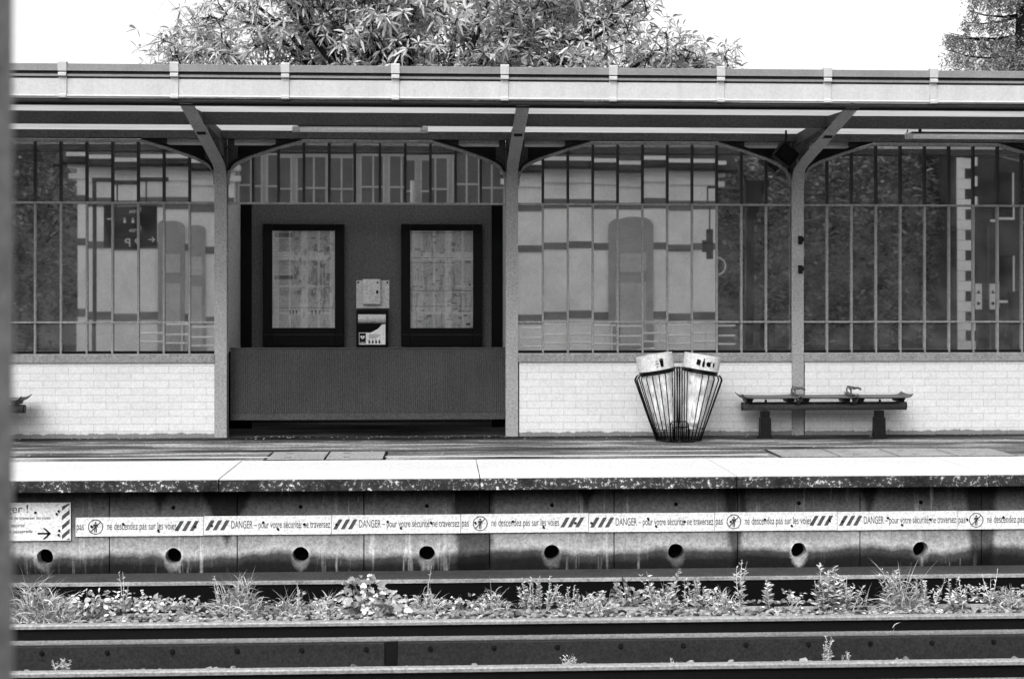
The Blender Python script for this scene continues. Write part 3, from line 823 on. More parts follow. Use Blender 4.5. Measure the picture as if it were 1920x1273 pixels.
for i in range(4): b.box(-.05+i*.042, -.026+i*.042, -.1254, -.124, Zp(643), Zp(638)); b.box(-.045+i*.042, -.034+i*.042, -.1254, -.124, Zp(637.5), Zp(635.5))
b.build('label_print', M['sign_ink'], lb)
b = MB(); b.box(.11, .155, -.135, -.121, Zp(588), Zp(581)); b.box(hw-.045, hw-.017, -.13, -.121, Zp(638), Zp(622)); b.cyl((0, -.10, Zp(657)), .012, .05, 'Z', 10); b.build('latch', M['darkmetal'], de)

# fluorescent tubes under the canopy
def tube_lamp(x0, x1, y, z, label):
    t = empty('tube_lamp', ((x0+x1)/2, y, z), label, 'tube lamp', 'tube lamps under the canopy')
    h = (x1-x0)/2
    b = MB(); b.tube([(-h, 0, 0), (h, 0, 0)], .034, 16); b.build('diffuser', M['tube'], t, 0, True)
    b = MB(); b.box(-h + .01, h - .01, -.04, .04, .036, .046); b.build('reflector', M['paint_black'], t)
    for s in (-1, 1):
        b = MB(); b.cyl((s*h - (.03 if s > 0 else .05), 0, 0), .037, .08, 'X', 14); b.build('end_cap', M['bright_metal'], t)
        b = MB(); b.box(s*(h-.12)-.015, s*(h-.12)+.015, -.015, .015, .046, .13); b.build('bracket', M['darkmetal'], t)
    return t
yl = 16.35
tube_lamp(X_at(557, yl), X_at(794, yl), yl, Z_at(244, 0, yl) , 'white tube lamp under the canopy above the poster recess')
tube_lamp(X_at(1706, yl), X_at(1706, yl) + 1.5, yl, Z_at(255, 6, yl) - .005, 'white tube lamp under the canopy at the far right end')
cb = MB(); cb.tube([(X_at(1702, yl) , yl, 3.60), (X_at(1700, yl), yl, 3.55), (X_at(1707, yl), yl, 3.52)], .008, 6)
tag(cb.build('lamp_cable', M['black']), 'short black cable looping down to the right hand tube lamp', 'cable')

# ---------------------------------------------------------------- benches
def make_bench():
    t = empty('bench', (0, 0, 0))
    L0, L1 = -.97, .97; zt = .373
    b = MB(); b.tube([(L0, 0, zt), (L1, 0, zt)], .049, 20); b.build('beam_tube', M['benchmetal'], t, 0, True)
    b = MB(); b.cyl((L0 - .006, 0, zt), .050, .008, 'X', 20); b.cyl((L1 - .002, 0, zt), .050, .008, 'X', 20); b.build('end_cap', M['darkmetal'], t)
    for x in (-.70, .655):
        b = MB(); b.prism([(x-.066, 0), (x+.066, 0), (x+.060, .24), (x-.060, .24)], -.06, .06, 'Y')
        b.prism([(x-.050, .2405), (x+.050, .2405), (x+.048, .318), (x-.048, .318)], -.045, .045, 'Y')
        b.box(x-.085, x+.085, -.085, .085, .001, .012)
        b.build('leg', M['darkmetal'], t, .006)
    for i, xc in enumerate((-.665, .0, .645)):
        wl = .345; pr = []
        for s in range(-12, 13):
            u = s/12; e = max(0, abs(u) - .86) / .14
            pr.append((xc + u*wl, .482 - .006*(1-u*u) + (.035*e*e)))
        b = MB(); vs = []; fs = []
        ny = 8
        for j in range(ny+1):
            y = -.22 + .44*j/ny; q = (j/ny - .5)*2
            for (x, z) in pr: vs.append((x, y, z + .018*q*q - .004))
        m = len(pr)
        nv = len(vs); vs += [(x, y, z - .014) for x, y, z in vs]
        for j in range(ny):
            for k_ in range(m-1):
                a = j*m+k_; fs.append((a, a+1, a+m+1, a+m)); fs.append((a+nv, a+m+nv, a+m+1+nv, a+1+nv))
        for k_ in range(m-1): fs.append((k_, k_+nv, k_+1+nv, k_+1)); a = ny*m+k_; fs.append((a, a+1, a+1+nv, a+nv))
        for j in range(ny): a = j*m; fs.append((a, a+m, a+m+nv, a+nv)); a += m-1; fs.append((a, a+nv, a+m+nv, a+m))
        b.add(vs, fs); seat = b.build('seat', M['benchmetal'], t, 0, True)
        b = MB()
        for dx in (-.24, .24):
            b.prism([(xc+dx-.045, .470), (xc+dx+.045, .470), (xc+dx+.030, .440), (xc+dx+.028, .424), (xc+dx-.028, .424), (xc+dx-.030, .440)], -.13, .13, 'Y')
        b.build('seat_bracket', M['darkmetal'], seat)
    for xa in (-.335, .325):
        b = MB(); b.tube([(xa-.04, -.12, .575), (xa-.035, -.12, .50), (xa+.0, -.08, .43)], .011, 8)
        b.tube([(xa+.045, -.16, .495), (xa+.02, -.13, .44), (xa+.0, -.06, .40)], [.02, .018, .02], 8)
        b.build('arm_post', M['benchmetal'], t, 0, True); b = MB()
        b.tube([(xa-.02, .12, .575), (xa-.02, .12, .50), (xa, .08, .43)], .011, 8); b.build('arm_post', M['benchmetal'], t, 0, True)
        b = MB(); b.tube([(xa-.055, -.13, .570), (xa-.05, -.13, .586), (xa-.03, -.13, .592), (xa+.04, -.13, .592), (xa+.068, -.13, .582), (xa+.072, -.13, .565)], .013, 8)
        b.tube([(xa, -.13, .588), (xa, .14, .588)], .017, 8); b.build('armrest', M['benchmetal'], t, 0, True)
    # bare anchor studs on the beam
    b = MB()
    for x in (-.69, .665): b.cyl((x, 0, .42), .014, .03, 'Z', 8)
    b.build('stud', M['darkmetal'], t)
    return t
BY = 16.50
bench = make_bench(); bc = X_at(1545, BY)
bench.location = (bc, BY, 0)
tag(bench, 'dark three seat steel bench against the white brick wall, right of the litter bin', 'bench', 'platform benches')
b2 = copy_tree(bench); b2.location = (X_at(46, BY) - .97, BY, 0)
b2['label'] = 'dark steel bench at the left edge, mostly hidden by the near pole'

# ---------------------------------------------------------------- litter bin
BX, BYY = X_at(1272, 16.2), 16.2
wb = empty('litter_bin', (BX, BYY, 0), 'twin wire litter bin with two leaning white collars and clear bags', 'litter bin')
M['bin_white'] = mat('bin_collar_enamel', .60, .5, .3, 9, .12)
def m_bag():
    t = NT('clear_bag')
    n = t.noise(5, 6, .7, t.coords(1.6, 1.6, .5))
    t.grey(t.ramp(n, [(.35, .6), (.6, .98)])); t.b.inputs['Roughness'].default_value = .25
    tr = t.new('ShaderNodeBsdfTransparent'); mx = t.new('ShaderNodeMixShader')
    t.l.new(t.ramp(t.noise(7, 6, .7, t.coords(2, 2, .35)), [(.35, .25), (.6, .9)]), mx.inputs[0])
    t.l.new(tr.outputs[0], mx.inputs[1]); t.l.new(t.b.outputs[0], mx.inputs[2])
    t.l.new(mx.outputs[0], t.n['Material Output'].inputs['Surface'])
    t.bump(n, .03, .8); return t.m
M['bag'] = m_bag()
for s in (-1, 1):
    tilt = Matrix.Translation((s*.252, 0, .80)) @ Matrix.Rotation(R(9.5) * s, 4, 'Y')
    # basket of rods
    b = MB(); n = 22; rods_top = []
    for k_ in range(n):
        a = 2*math.pi*k_/n + .1
        top = tilt @ Vector((math.cos(a)*.262, math.sin(a)*.225, -.045)); sh_ = tilt @ Vector((math.cos(a)*.225, math.sin(a)*.2, -.012))
        bot = Vector((s*.132 + math.cos(a)*.125, math.sin(a)*.12, .012))
        ins = s * math.cos(a) < -.25
        if ins: continue
        b.tube([sh_, (top + (sh_-top)*.25), top + Vector((0,0,-.02)), bot], .0062, 6)
    for dx in (.012, .042, .075):
        for y in (-1, 1): b.tube([(s*(dx + .03), y*.17, .845), (s*dx, y*.19, .83), (s*dx*.95, y*.19, .79), (s*(dx*.8 + .01), y*.12, .012)], .0062, 6)
    for rr, hh in ((.128, .012), (.150, .14)):
        b.tube([(s*(.132 + (hh*.16)) + math.cos(2*math.pi*k_/24)*rr, math.sin(2*math.pi*k_/24)*rr*.95, hh) for k_ in range(25)], .006 if hh < .1 else .0035, 6)
    b.build('wire_basket', M['black'], wb, 0, True)
    # collar: white band over a black ring
    b = MB(); nn = 40; vs = []; fs = []
    for rr, hh in ((.207, .02), (.212, .188), (.208, .190), (.196, .188), (.190, .02)):
        for k_ in range(nn):
            a = 2*math.pi*k_/nn; vs.append(tilt @ Vector((math.cos(a)*rr, math.sin(a)*rr, hh)))
    for j in range(5):
        for k_ in range(nn): fs.append((j*nn+k_, j*nn+(k_+1) % nn, ((j+1) % 5)*nn+(k_+1) % nn, ((j+1) % 5)*nn+k_))
    b.add(vs, fs); lid = b.build('collar', M['bin_white'], wb)
    b = MB(); vs = []; fs = []
    for rr, hh in ((.200, .019), (.204, -.028), (.185, -.028), (.185, .019)):
        for k_ in range(nn):
            a = 2*math.pi*k_/nn; vs.append(tilt @ Vector((math.cos(a)*rr, math.sin(a)*rr, hh)))
    for j in range(4):
        for k_ in range(nn): fs.append((j*nn+k_, j*nn+(k_+1) % nn, ((j+1) % 4)*nn+(k_+1) % nn, ((j+1) % 4)*nn+k_))
    b.add(vs, fs); b.build('ring', M['black'], lid)
    def decal(poly, ang, u=0):
        a = R(ang); c = tilt @ Matrix.Rotation(a, 4, 'Z')
        return [c @ Vector((p[0], -.2125 - .003, p[1])) for p in poly], c
    b = MB()
    def dec(poly, ang):
        a = Matrix.Rotation(R(ang), 4, 'Z'); k_ = len(poly)
        b.add([tilt @ a @ Vector((p[0], -.2145, p[1])) for p in poly] + [tilt @ a @ Vector((p[0], -.209, p[1])) for p in poly],
              [tuple(range(k_)), tuple(range(2*k_-1, k_-1, -1))] + [(i, (i+1) % k_, (i+1) % k_+k_, i+k_) for i in range(k_)])
    if s < 0:
        dec([(-.022, .13), (.022, .13), (.016, .055), (-.016, .055)], 12); dec([(-.026, .134), (.026, .134), (.024, .142), (.008, .144), (.007, .15), (-.007, .15), (-.008, .144), (-.024, .142)], 12)
        for i, w in enumerate((.016, .04, .02)): dec([(-w/2, .12 - i*.03), (w/2, .12 - i*.03), (w/2, .128 - i*.03), (-w/2, .128 - i*.03)], -3)
    else:
        dec([(-.024, .075), (.02, .062), (.026, .125), (-.018, .137)], -20)
        dec([(-.012, .055), (.012, .055), (.013, .105), (.006, .122), (.006, .15), (-.006, .15), (-.006, .122), (-.013, .105)], -4)
        dec([(-.03, .095), (-.015, .12), (.015, .118), (.03, .128), (.022, .10), (.028, .08), (.01, .062), (-.018, .07)], 12)
        dec([(-.009, .07), (.009, .07), (.009, .118), (-.009, .118)], 30)
    b.build('pictogram', M['black'], lid)
    if s > 0:
        b = MB(); dec([(-.017, .082), (.014, .073), (.015, .079), (-.016, .088)], -20)
    # bag
    b = MB(); vs = []; fs = []; lv = 26; nn = 40
    for j in range(lv+1):
        u = j/lv; z = .79 - u*.66
        cxm = s*(.252 - .105*u) ; r0 = .185*(1-u) + .10*u
        if u > .9: r0 *= .6
        for k_ in range(nn):
            a = 2*math.pi*k_/nn; q = .92 + .30*noise.noise(Vector((math.cos(a)*1.6 + s*7, math.sin(a)*1.6, u*3.5))) + .12*noise.noise(Vector((math.cos(a)*6, math.sin(a)*6, u*9 + s)))
            vs.append((cxm + math.cos(a)*r0*q, math.sin(a)*r0*q, z))
    for j in range(lv):
        for k_ in range(nn): fs.append((j*nn+k_, j*nn+(k_+1) % nn, (j+1)*nn+(k_+1) % nn, (j+1)*nn+k_))
    fs.append(tuple(lv*nn + k_ for k_ in range(nn))); b.add(vs, fs); b.build('bag', M['bag'], wb, 0, True)
    b = MB()   # rubbish in the bag
    for q in range(9):
        c = Vector((s*(.15 + random.uniform(-.05, .06)), random.uniform(-.05, .05), random.uniform(.15, .27 if s < 0 else .36)))
        rot = Euler([random.uniform(0, 6) for _ in range(3)]).to_matrix().to_4x4()
        b.box(-.035, .035, -.02, .02, -.03, .03, Matrix.Translation(c) @ rot)
    b.build('rubbish', M['darkmetal' if s > 0 else 'bright_metal'], wb, .008)
b = MB()
for dx, y in ((.0, -.15), (.035, -.12)):
    b.tube([(-.115+dx, y, .01), (-.12+dx, y, .17), (-.115+dx, y, .21), (-.095+dx, y, .235), (.065+dx, y, .235), (.085+dx, y, .21), (.09+dx, y, .17), (.085+dx, y, .01)] if dx == 0 else
           [(-.075, y, .01), (-.075, y, .14), (-.06, y, .17), (.09, y, .17), (.105, y, .14), (.105, y, .01)], .007, 6)
b.build('hoop', M['black'], wb, 0, True)
b = MB(); b.tube([(-.045, -.16, .84), (.045, -.16, .84)], .006, 6); b.tube([(-.045, .16, .84), (.045, .16, .84)], .006, 6); b.cyl((0, 0, .001), .2, .008, 'Z', 24); b.build('tie_bar', M['black'], wb)

# ---------------------------------------------------------------- signs on the platform wall
SY = WALLY - .012
starts = [142, 382, 622, 864, 1104, 1340, 1570, 1795]
kinds = 'PDDPDPDP'
labs = ['white no descent sign strip right beside the large danger sign',
        'white danger sign strip under the left end of the poster recess',
        'white danger sign strip below the defibrillator, by a streaked wall panel',
        'white no descent sign strip below the middle post',
        'white danger sign strip below the litter bin, left of its wire foot',
        'white no descent sign strip between the litter bin and the bench',
        'white danger sign strip below the right half of the bench',
        'white no descent sign strip at the right edge']
endx = [382, 622, 864, 1104, 1340, 1570, 1795, 2020]
for p0, p1, kd, lab in zip(starts, endx, kinds, labs):
    x0, x1 = X_at(p0, SY), X_at(p1, SY)
    zt = Z_at(966.5 - (p0-142)*.0062, x0, SY); zt = -.352 ; w = x1 - x0 - .004; h = .172
    t = empty('warning_sign', (x0, SY, zt - h + random.uniform(-.003, .003)), lab, 'warning sign', 'warning strips on the platform wall')
    t.rotation_euler = (0, random.uniform(-.002, .002), 0)
    b = MB(); b.box(0, w, -.004, .0, 0, h); pl = b.build('sign_plate', M['sign_white'], t, .001)
    ink, st, bo = MB(), MB(), MB(); yq = -.0045
    def stripes(u):
        for k_ in range(3):
            a = u + k_*.068; st.prism([(a, .044), (a+.036, .044), (a+.088, .135), (a+.052, .135)], yq-.001, yq, 'Y')
    if kd == 'D':
        stripes(.012)
        lettering('DANGER – pour votre sécurité: ne traversez', .10, M['sign_ink'], pl, .245, yq, .060, width=w - .255)
    else:
        if True: lettering('pas', .10, M['sign_ink'], pl, .006, yq, .060, width=.068)
        cx, cz = .178, .086
        ink.ring(cx, cz, yq, .060, .068, 36, .001)
        ink.cyl((cx, yq-.001, cz+.038), .009, .001, 'Y', 12)
        ink.prism([(cx-.018, cz+.026), (cx+.018, cz+.026), (cx+.022, cz-.004), (cx+.016, cz-.004), (cx+.011, cz+.014), (cx+.011, cz-.05), (cx+.002, cz-.05), (cx+.001, cz-.012), (cx-.001, cz-.012), (cx-.004, cz-.05), (cx-.012, cz-.05), (cx-.011, cz+.014), (cx-.017, cz-.004), (cx-.023, cz-.004)], yq-.001, yq, 'Y')
        ink.prism([(cx-.046, cz-.040), (cx-.040, cz-.046), (cx+.046, cz+.040), (cx+.040, cz+.046)], yq-.0022, yq-.0012, 'Y')
        lettering('ne descendez pas sur les voies', .10, M['sign_ink'], pl, .278, yq, .060, width=.625)
        stripes(w - .26)
    if st.v: st.build('stripes', M['sign_grey'], pl)
    if ink.v: ink.build('pictogram', M['sign_ink'], pl)
    for u, v in ([(.03, .09), (.44, .115), (.78, .095), (.56, .05)] if kd == 'D' else [(.095, .09), (.38, .11), (.62, .045), (.93, .09)]):
        u += random.uniform(-.04, .04)
        bo.cyl((u*w, -.012, v + random.uniform(-.008, .008)), .011, .008, 'Y', 8)
        bo.cyl((u*w + .006, -.007, v - .006), .009, .003, 'Y', 8)
    bo.build('rivet', M['darkmetal'], pl)
# large danger sign at the left
x1 = X_at(133, SY); x0 = x1 - 1.0; H = .345
t = empty('danger_sign', (x0, SY, Z_at(1013, x1, SY)), 'larger white danger sign with black arrow and striped edge, left of the strips', 'danger sign')
b = MB(); b.box(0, 1.0, -.006, .0, 0, H); pl = b.build('sign_plate', M['sign_white'], t, .003)
yq = -.0065; st = MB(); e0, e1 = .922, .990
for k_ in range(4):
    z = .012 + k_*.086
    st.prism([(e0, z), (e1, z+.058), (e1, min(z+.098, H-.006)), (e0, z+.040)], yq-.001, yq, 'Y')
st.prism([(e1-.028, .008), (e1, .008), (e1, .030)], yq-.001, yq, 'Y')
st.build('stripes', M['sign_grey'], pl)
lettering('Danger !', .10, M['sign_ink'], pl, .25, yq, H - .088, width=.37)
lettering('Il est interdit de traverser les voies', .042, M['sign_grey'], pl, .29, yq, H - .150, width=.53)
lettering('Pour votre sécurité', .045, M['sign_ink'], pl, .29, yq, H - .218, width=.30, shear=.2)
lettering('empruntez la passerelle', .045, M['sign_ink'], pl, .24, yq, H - .272, width=.42, shear=.2)
b = MB(); ax, az = .705, .066
b.box(ax, ax+.10, yq-.001, yq, az-.008, az+.008)
b.prism([(ax+.045, az+.050), (ax+.066, az+.050), (ax+.120, az), (ax+.098, az)], yq-.0022, yq-.0011, 'Y'); b.prism([(ax+.045, az-.050), (ax+.066, az-.050), (ax+.120, az), (ax+.098, az)], yq-.0022, yq-.0011, 'Y')
b.build('arrow', M['black'], pl)
b = MB()
for u, v in ((.685, .257), (.893, .267), (.875, .243), (.898, .092), (.893, .053)): b.cyl((u, -.016, v), .011, .010, 'Y', 8)
b.build('rivet', M['darkmetal'], pl)

# ---------------------------------------------------------------- weeds
def blade(b, base, direc, L, w0, droop=.6, seg=4, up=1.0):
    w = w0 * 1.6; p = Vector(base); d = (Vector(direc) + Vector((0, 0, up))).normalized()
    side = d.cross(Vector((random.uniform(-1,1), random.uniform(-1,1), .2))).normalized()
    vs = []
    for k_ in range(seg+1):
        u = k_/seg; ww = w * (1-u)**.7 * (.5 + .5*min(1, u*4+.3))
        vs += [p - side*ww/2, p + side*ww/2]
        p = p + d * L/seg; d = (d + Vector((direc[0]*.25, direc[1]*.25, -droop/seg))).normalized()
    b.add(vs, [(2*k_, 2*k_+1, 2*k_+3, 2*k_+2) for k_ in range(seg)])
def leafpoly(b, p, d, n, L, w, shape):
    d = d.normalized(); s = d.cross(n).normalized(); n2 = s.cross(d)
    if shape == 'lance': o = [(0,0),(.25,.5),(.55,.42),(1,0),(.55,-.42),(.25,-.5)]
    elif shape == 'needle':
        a_ = [p, p + d*L*.5 + s*w*.5, p + d*L, p + d*L*.5 - s*w*.5]; b.add(a_, [(0, 1, 2, 3)]); return
    elif shape == 'maple': o = [(0,.05),(.12,.45),(.38,.38),(.42,.62),(.62,.30),(.78,.34),(1,0),(.78,-.34),(.62,-.30),(.42,-.62),(.38,-.38),(.12,-.45),(0,-.05)]
    else: o = [(0,0),(.2,.38),(.5,.5),(.8,.32),(1,0),(.8,-.32),(.5,-.5),(.2,-.38)]
    vs = [p + d*L*u + s*w*v + n2*(abs(v)*w*.25 - u*u*L*.15) for u, v in o]
    k_ = len(vs); vs.append(p + d*L*.5 - n2*.0)
    b.add(vs, [(i, (i+1) % k_, k_) for i in range(k_)])
def rv(z=0): 
    a = random.uniform(0, 2*math.pi); return Vector((math.cos(a), math.sin(a), z))
def grass(px, y, z, h, spread, n, label, w=.007, grp='grass tufts below the platform'):
    b = MB(); X = X_at(px, y)
    for _ in range(int(n*1.5)):
        q = rv() * random.random()**.6 * spread; dome = max(.15, 1 - (q.length/spread)**2)
        hz = h * dome * random.random()**1.4 * .75
        d = rv() * random.uniform(.2, 1.3) + Vector((q.x/spread*.5, q.y/spread*.3, 0))
        blade(b, (q.x, q.y*.5, hz), d, h * random.uniform(.2, .62), w*random.uniform(.6,1.4), random.uniform(.6, 2.6), 4, random.uniform(.4, 1.4))
    for _ in range(int(n*.10)):
        q = rv() * random.random() * spread * .6
        blade(b, (q.x, q.y*.5, 0), rv() * random.uniform(.1, .5), h * random.uniform(.9, 1.35), w*.8, random.uniform(.3, 1.2), 5)
    o = b.build('grass_tuft', M['leaf']); o.location = (X, y, z); return tag(o, label, 'grass tuft', grp)
def broad(px, y, z, h, spread, n, label, L=.09, shape='maple', m='leaf', name='leafy_weed', grp='leafy weeds below the platform'):
    X = X_at(px, y); t = empty(name, (X, y, z), label, 'weed', grp)
    b = MB(); st = MB()
    for _ in range(n):
        q = rv() * random.random()**.5 * spread; hh = h * random.random()**.7 * (1 - .5*(q.length/spread)**2)
        p = Vector((q.x, q.y*.45, hh)); d = Vector((q.x*1.2/spread + random.uniform(-.6,.6), random.uniform(-1,.1), random.uniform(-.6,.5)))
        nrm = Vector((random.uniform(-.5,.5), random.uniform(-1,-.2), random.uniform(.3,1)))
        l = L*random.uniform(.5,1.25); leafpoly(b, p, d, nrm, l, l*random.uniform(.5,.8), shape)
        if random.random() < .35: st.tube([(q.x*.2, q.y*.1, 0), (q.x*.6, q.y*.25, hh*.6), p], .0025, 4, False)
    b.build('leaves', M[m], t)
    if st.v: st.build('stems', M['leaf_dim'], t)
def stalk(px, y, z, h, ns, label, L=.05, spread=.05, name='tall_weed', dens=26):
    X = X_at(px, y); t = empty(name, (X, y, z), label, 'weed', 'tall stemmed weeds below the platform')
    b = MB(); st = MB()
    for _ in range(int(ns*1.4 + .5)):
        q = rv() * random.random() * spread; lean = Vector((random.uniform(-.25,.25) + q.x*2, random.uniform(-.1,.1), 1)).normalized()
        hh = h*random.uniform(.6,1.05); pts = []; p = Vector((q.x, q.y*.5, 0)); d = lean.copy()
        for k_ in range(6):
            pts.append(p.copy()); p += d*hh/5; d = (d + Vector((random.uniform(-.12,.12), random.uniform(-.05,.05), 0))).normalized()
        st.tube(pts, [.0035,.003,.0028,.0024,.002,.0015], 4, False)
        for k_ in range(int(1.35*dens*hh/.3)):
            u = random.uniform(.1, 1)*4.99; i = int(u); pp = pts[i].lerp(pts[i+1], u-i)
            dd = rv(random.uniform(.3,1.1)); l = L*random.uniform(.6,1.4)*(1.2 - u/7)
            leafpoly(b, pp, dd, Vector((random.uniform(-.4,.4),-.6,1)), l, l*.32, 'lance')
    b.build('leaves', M['leaf'], t); st.build('stems', M['leaf'], t)
G = -1.05
grass(62, 11.85, G, .40, .24, 420, 'big bushy grass tuft at the left edge beside the near pole')
grass(100, 11.75, G, .30, .22, 260, 'shorter grass tuft right of the big one at the left edge')
broad(168, 12.0, G, 0.27, .17, 120, 'broad leaved weed under the large danger sign', .05, 'round')
stalk(233, 12.35, G, .36, 2, 'thin lone weed stalk right of the broad leaved weed, before a drain hole', .045, .02, dens=12)
broad(230, 12.3, G-.0, .13, .16, 60, 'low leafy weed under the first no descent strip', .05, 'round', 'leaf_dim')
broad(300, 12.3, G, .12, .18, 70, 'low spreading weed just left of the second grass tuft', .05, 'lance')
broad(360, 12.25, G, .12, .14, 60, 'low round leaved weed under the left end of the danger strip', .045, 'round', 'leaf_dim')
stalk(413, 12.3, G, .34, 2, 'thin stalk standing over the grass tuft left of the recess', .04, .02, dens=14)
grass(450, 12.15, G, .33, .22, 360, 'domed grass tuft below the left post')
stalk(567, 12.3, G, .26, 3, 'slim forked weed below the drain hole under the left poster', .05, .04, dens=10)
grass(540, 12.1, G, .22, .16, 150, 'sparse grass tuft between the domed tuft and the maple like plant')
grass(605, 12.15, G, .18, .16, 130, 'low grass tuft touching the maple like plant on its left')
broad(680, 12.1, G, .36, .19, 110, 'maple like plant with large pale lobed leaves below the defibrillator', .066, 'maple', 'leaf', 'maple_seedling')
broad(728, 12.0, G, .20, .14, 50, 'smaller lobed plant leaning on the right of the maple like plant', .08, 'maple')
stalk(795, 12.35, G, .46, 1, 'single bare stalk reaching up across the drain hole with a curled tip', .03, .01, dens=4)
grass(800, 12.2, G, .22, .14, 90, 'thin arching grass below the right poster case', .006)
broad(870, 12.2, G, .14, .20, 80, 'low leafy weed below the middle post', .045, 'lance')
grass(925, 12.15, G, .24, .14, 90, 'wispy grass right of the middle post', .006)
stalk(1010, 12.15, G, .30, 12, 'feathery rounded weed between middle post and litter bin', .04, .16, dens=34)
stalk(1065, 12.1, G, .24, 9, 'feathery weed right of the rounded feathery one', .035, .13, dens=34)
grass(1120, 12.1, G, .17, .16, 120, 'low grass left of the dark leaved clump under the litter bin', .006)
broad(1175, 12.25, G, .26, .13, 75, 'dense small leaved clump under the left collar of the litter bin', .05, 'maple', 'leaf_dim')
stalk(1238, 12.1, G, .36, 7, 'spiky tall weed group under the litter bin', .06, .11, dens=18)
grass(1245, 12.1, G, .24, .13, 90, 'stiff grass among the spiky weeds under the litter bin')
stalk(1310, 12.15, G, .26, 8, 'feathery weed right of the litter bin', .045, .12, dens=26)
stalk(1388, 12.3, G, .42, 2, 'tall branching stalk between litter bin and bench', .06, .02, dens=14)
grass(1360, 12.1, G, .20, .14, 110, 'low grass at the foot of the tall branching stalk')
stalk(1440, 12.15, G, .27, 5, 'leaning weed under the left bench leg', .055, .10, dens=18)
grass(1490, 12.2, G, .20, .05, 12, 'few long arching grass blades under the bench', .006)
stalk(1548, 12.0, G, .44, 9, 'tall bushy weed standing alone under the middle of the bench', .06, .09, dens=30)
stalk(1583, 12.0, G, .32, 7, 'shorter bushy weed hugging the tall one under the bench', .055, .08, dens=28)
grass(1620, 12.2, G, .22, .06, 16, 'few thin grass blades right of the bushy weeds', .005)
grass(1690, 12.0, G, .42, .12, 170, 'tall straw like grass under the right end of the bench', .006)
stalk(1672, 12.0, G, .36, 5, 'upright weed in the straw like grass', .05, .05, dens=20)
stalk(1735, 12.05, G, .30, 8, 'feathery weed right of the straw like grass', .04, .12, dens=28)
stalk(1800, 12.0, G, .30, 6, 'pale branching weed between the last two drain holes', .045, .10, dens=26)
stalk(1858, 12.1, G, .36, 2, 'lone tall stem near the right edge', .05, .02, dens=10)
grass(1895, 12.05, G, .22, .14, 110, 'low arching grass at the right edge')
broad(1880, 12.2, G, .15, .16, 60, 'low leafy weed at the right edge', .05, 'lance', 'leaf_dim')
# front plants, between the rails
TB = -1.28
stalk(116, 11.05, TB, .17, 9, 'small feathery plant before the track bearer at the left', .03, .06, dens=40)
stalk(1070, 11.05, TB, .12, 10, 'small pale plant before the track bearer in the middle', .03, .08, dens=40)
stalk(1262, 11.06, TB, .10, 3, 'tiny sprig before the track bearer right of the middle', .03, .03, dens=30)
stalk(1550, 11.04, TB, .24, 7, 'bright twiggy plant before the track bearer under the bench', .035, .04, dens=34)
stalk(1590, 11.06, TB, .13, 5, 'small sprig trailing right of the bright twiggy plant', .03, .06, dens=26)
grass(1675, 11.20, -1.05, .14, .015, 6, 'three dry grass stems standing against the far rail at the right', .005)
# ground cover, too many to count
b = MB()
for _ in range(500):
    x = random.uniform(-5.2, 7.0); y = random.uniform(11.5, 12.62)
    if noise.noise(Vector((x*1.4, y*5, 7))) < .04: continue
    if 12.08 < y < 12.42 and random.random() < .75: continue
    z = bz(x, y) + (.02 if y < 12.12 else .035)
    for q in range(5):
        if random.random() < .5: blade(b, (x + random.uniform(-.02,.02), y + random.uniform(-.02,.02), z), rv(), random.uniform(.03,.10), .005, 1.0, 3)
        else: leafpoly(b, Vector((x + random.uniform(-.03,.03), y + random.uniform(-.03,.03), z + random.uniform(0,.03))), rv(.3), Vector((0,-.5,1)), random.uniform(.02,.045), .018, 'lance')
for _ in range(260):
    x = random.uniform(-5, 7); 
    if noise.noise(Vector((x*1.3, 2, 3))) < -.05: continue
    y = random.uniform(11.0, 11.14)
    for q in range(4): blade(b, (x + random.uniform(-.02,.02), y, -1.27), rv(), random.uniform(.03,.07), .005, 1.0, 3)
for _ in range(560):
    x = random.uniform(-5.2, 7.0); y = random.uniform(12.38, 12.6) if random.random() < .85 else random.uniform(11.75, 12.1)
    f_ = noise.noise(Vector((x*.9, 5, 2))) + .5*noise.noise(Vector((x*3.1, 5, 8)))
    if f_ < .02: continue
    h_ = random.uniform(.04, .13) * (1 + .7*f_); lean = Vector((random.uniform(-.5, .5), random.uniform(-.4, .1), 1))
    for q in range(9):
        u = random.random(); p = Vector((x, y, -1.075)) + lean*h_*u
        leafpoly(b, p, rv(random.uniform(.0, .9)), Vector((random.uniform(-.5,.5), -.7, .8)), random.uniform(.025, .055), random.uniform(.012, .022), 'lance')
o = b.build('ground_cover', M['leaf']); tag(o, 'low moss, grass and creeping weeds over the ballast', 'ground cover', None, 'stuff')

b = MB()
for _ in range(420):
    x = random.uniform(-6, 9); y = 16.82 - abs(random.gauss(0, .12)) if random.random() < .75 else random.uniform(14.5, 16.8)
    leafpoly(b, Vector((x, y, .012)), rv(random.uniform(-.1, .3)), Vector((0, 0, 1)), random.uniform(.02, .06), random.uniform(.012, .03), 'lance')
o = b.build('leaf_litter', M['dark_leaf']); tag(o, 'small dry leaves blown along the foot of the shelter wall', 'leaf litter', None, 'stuff')

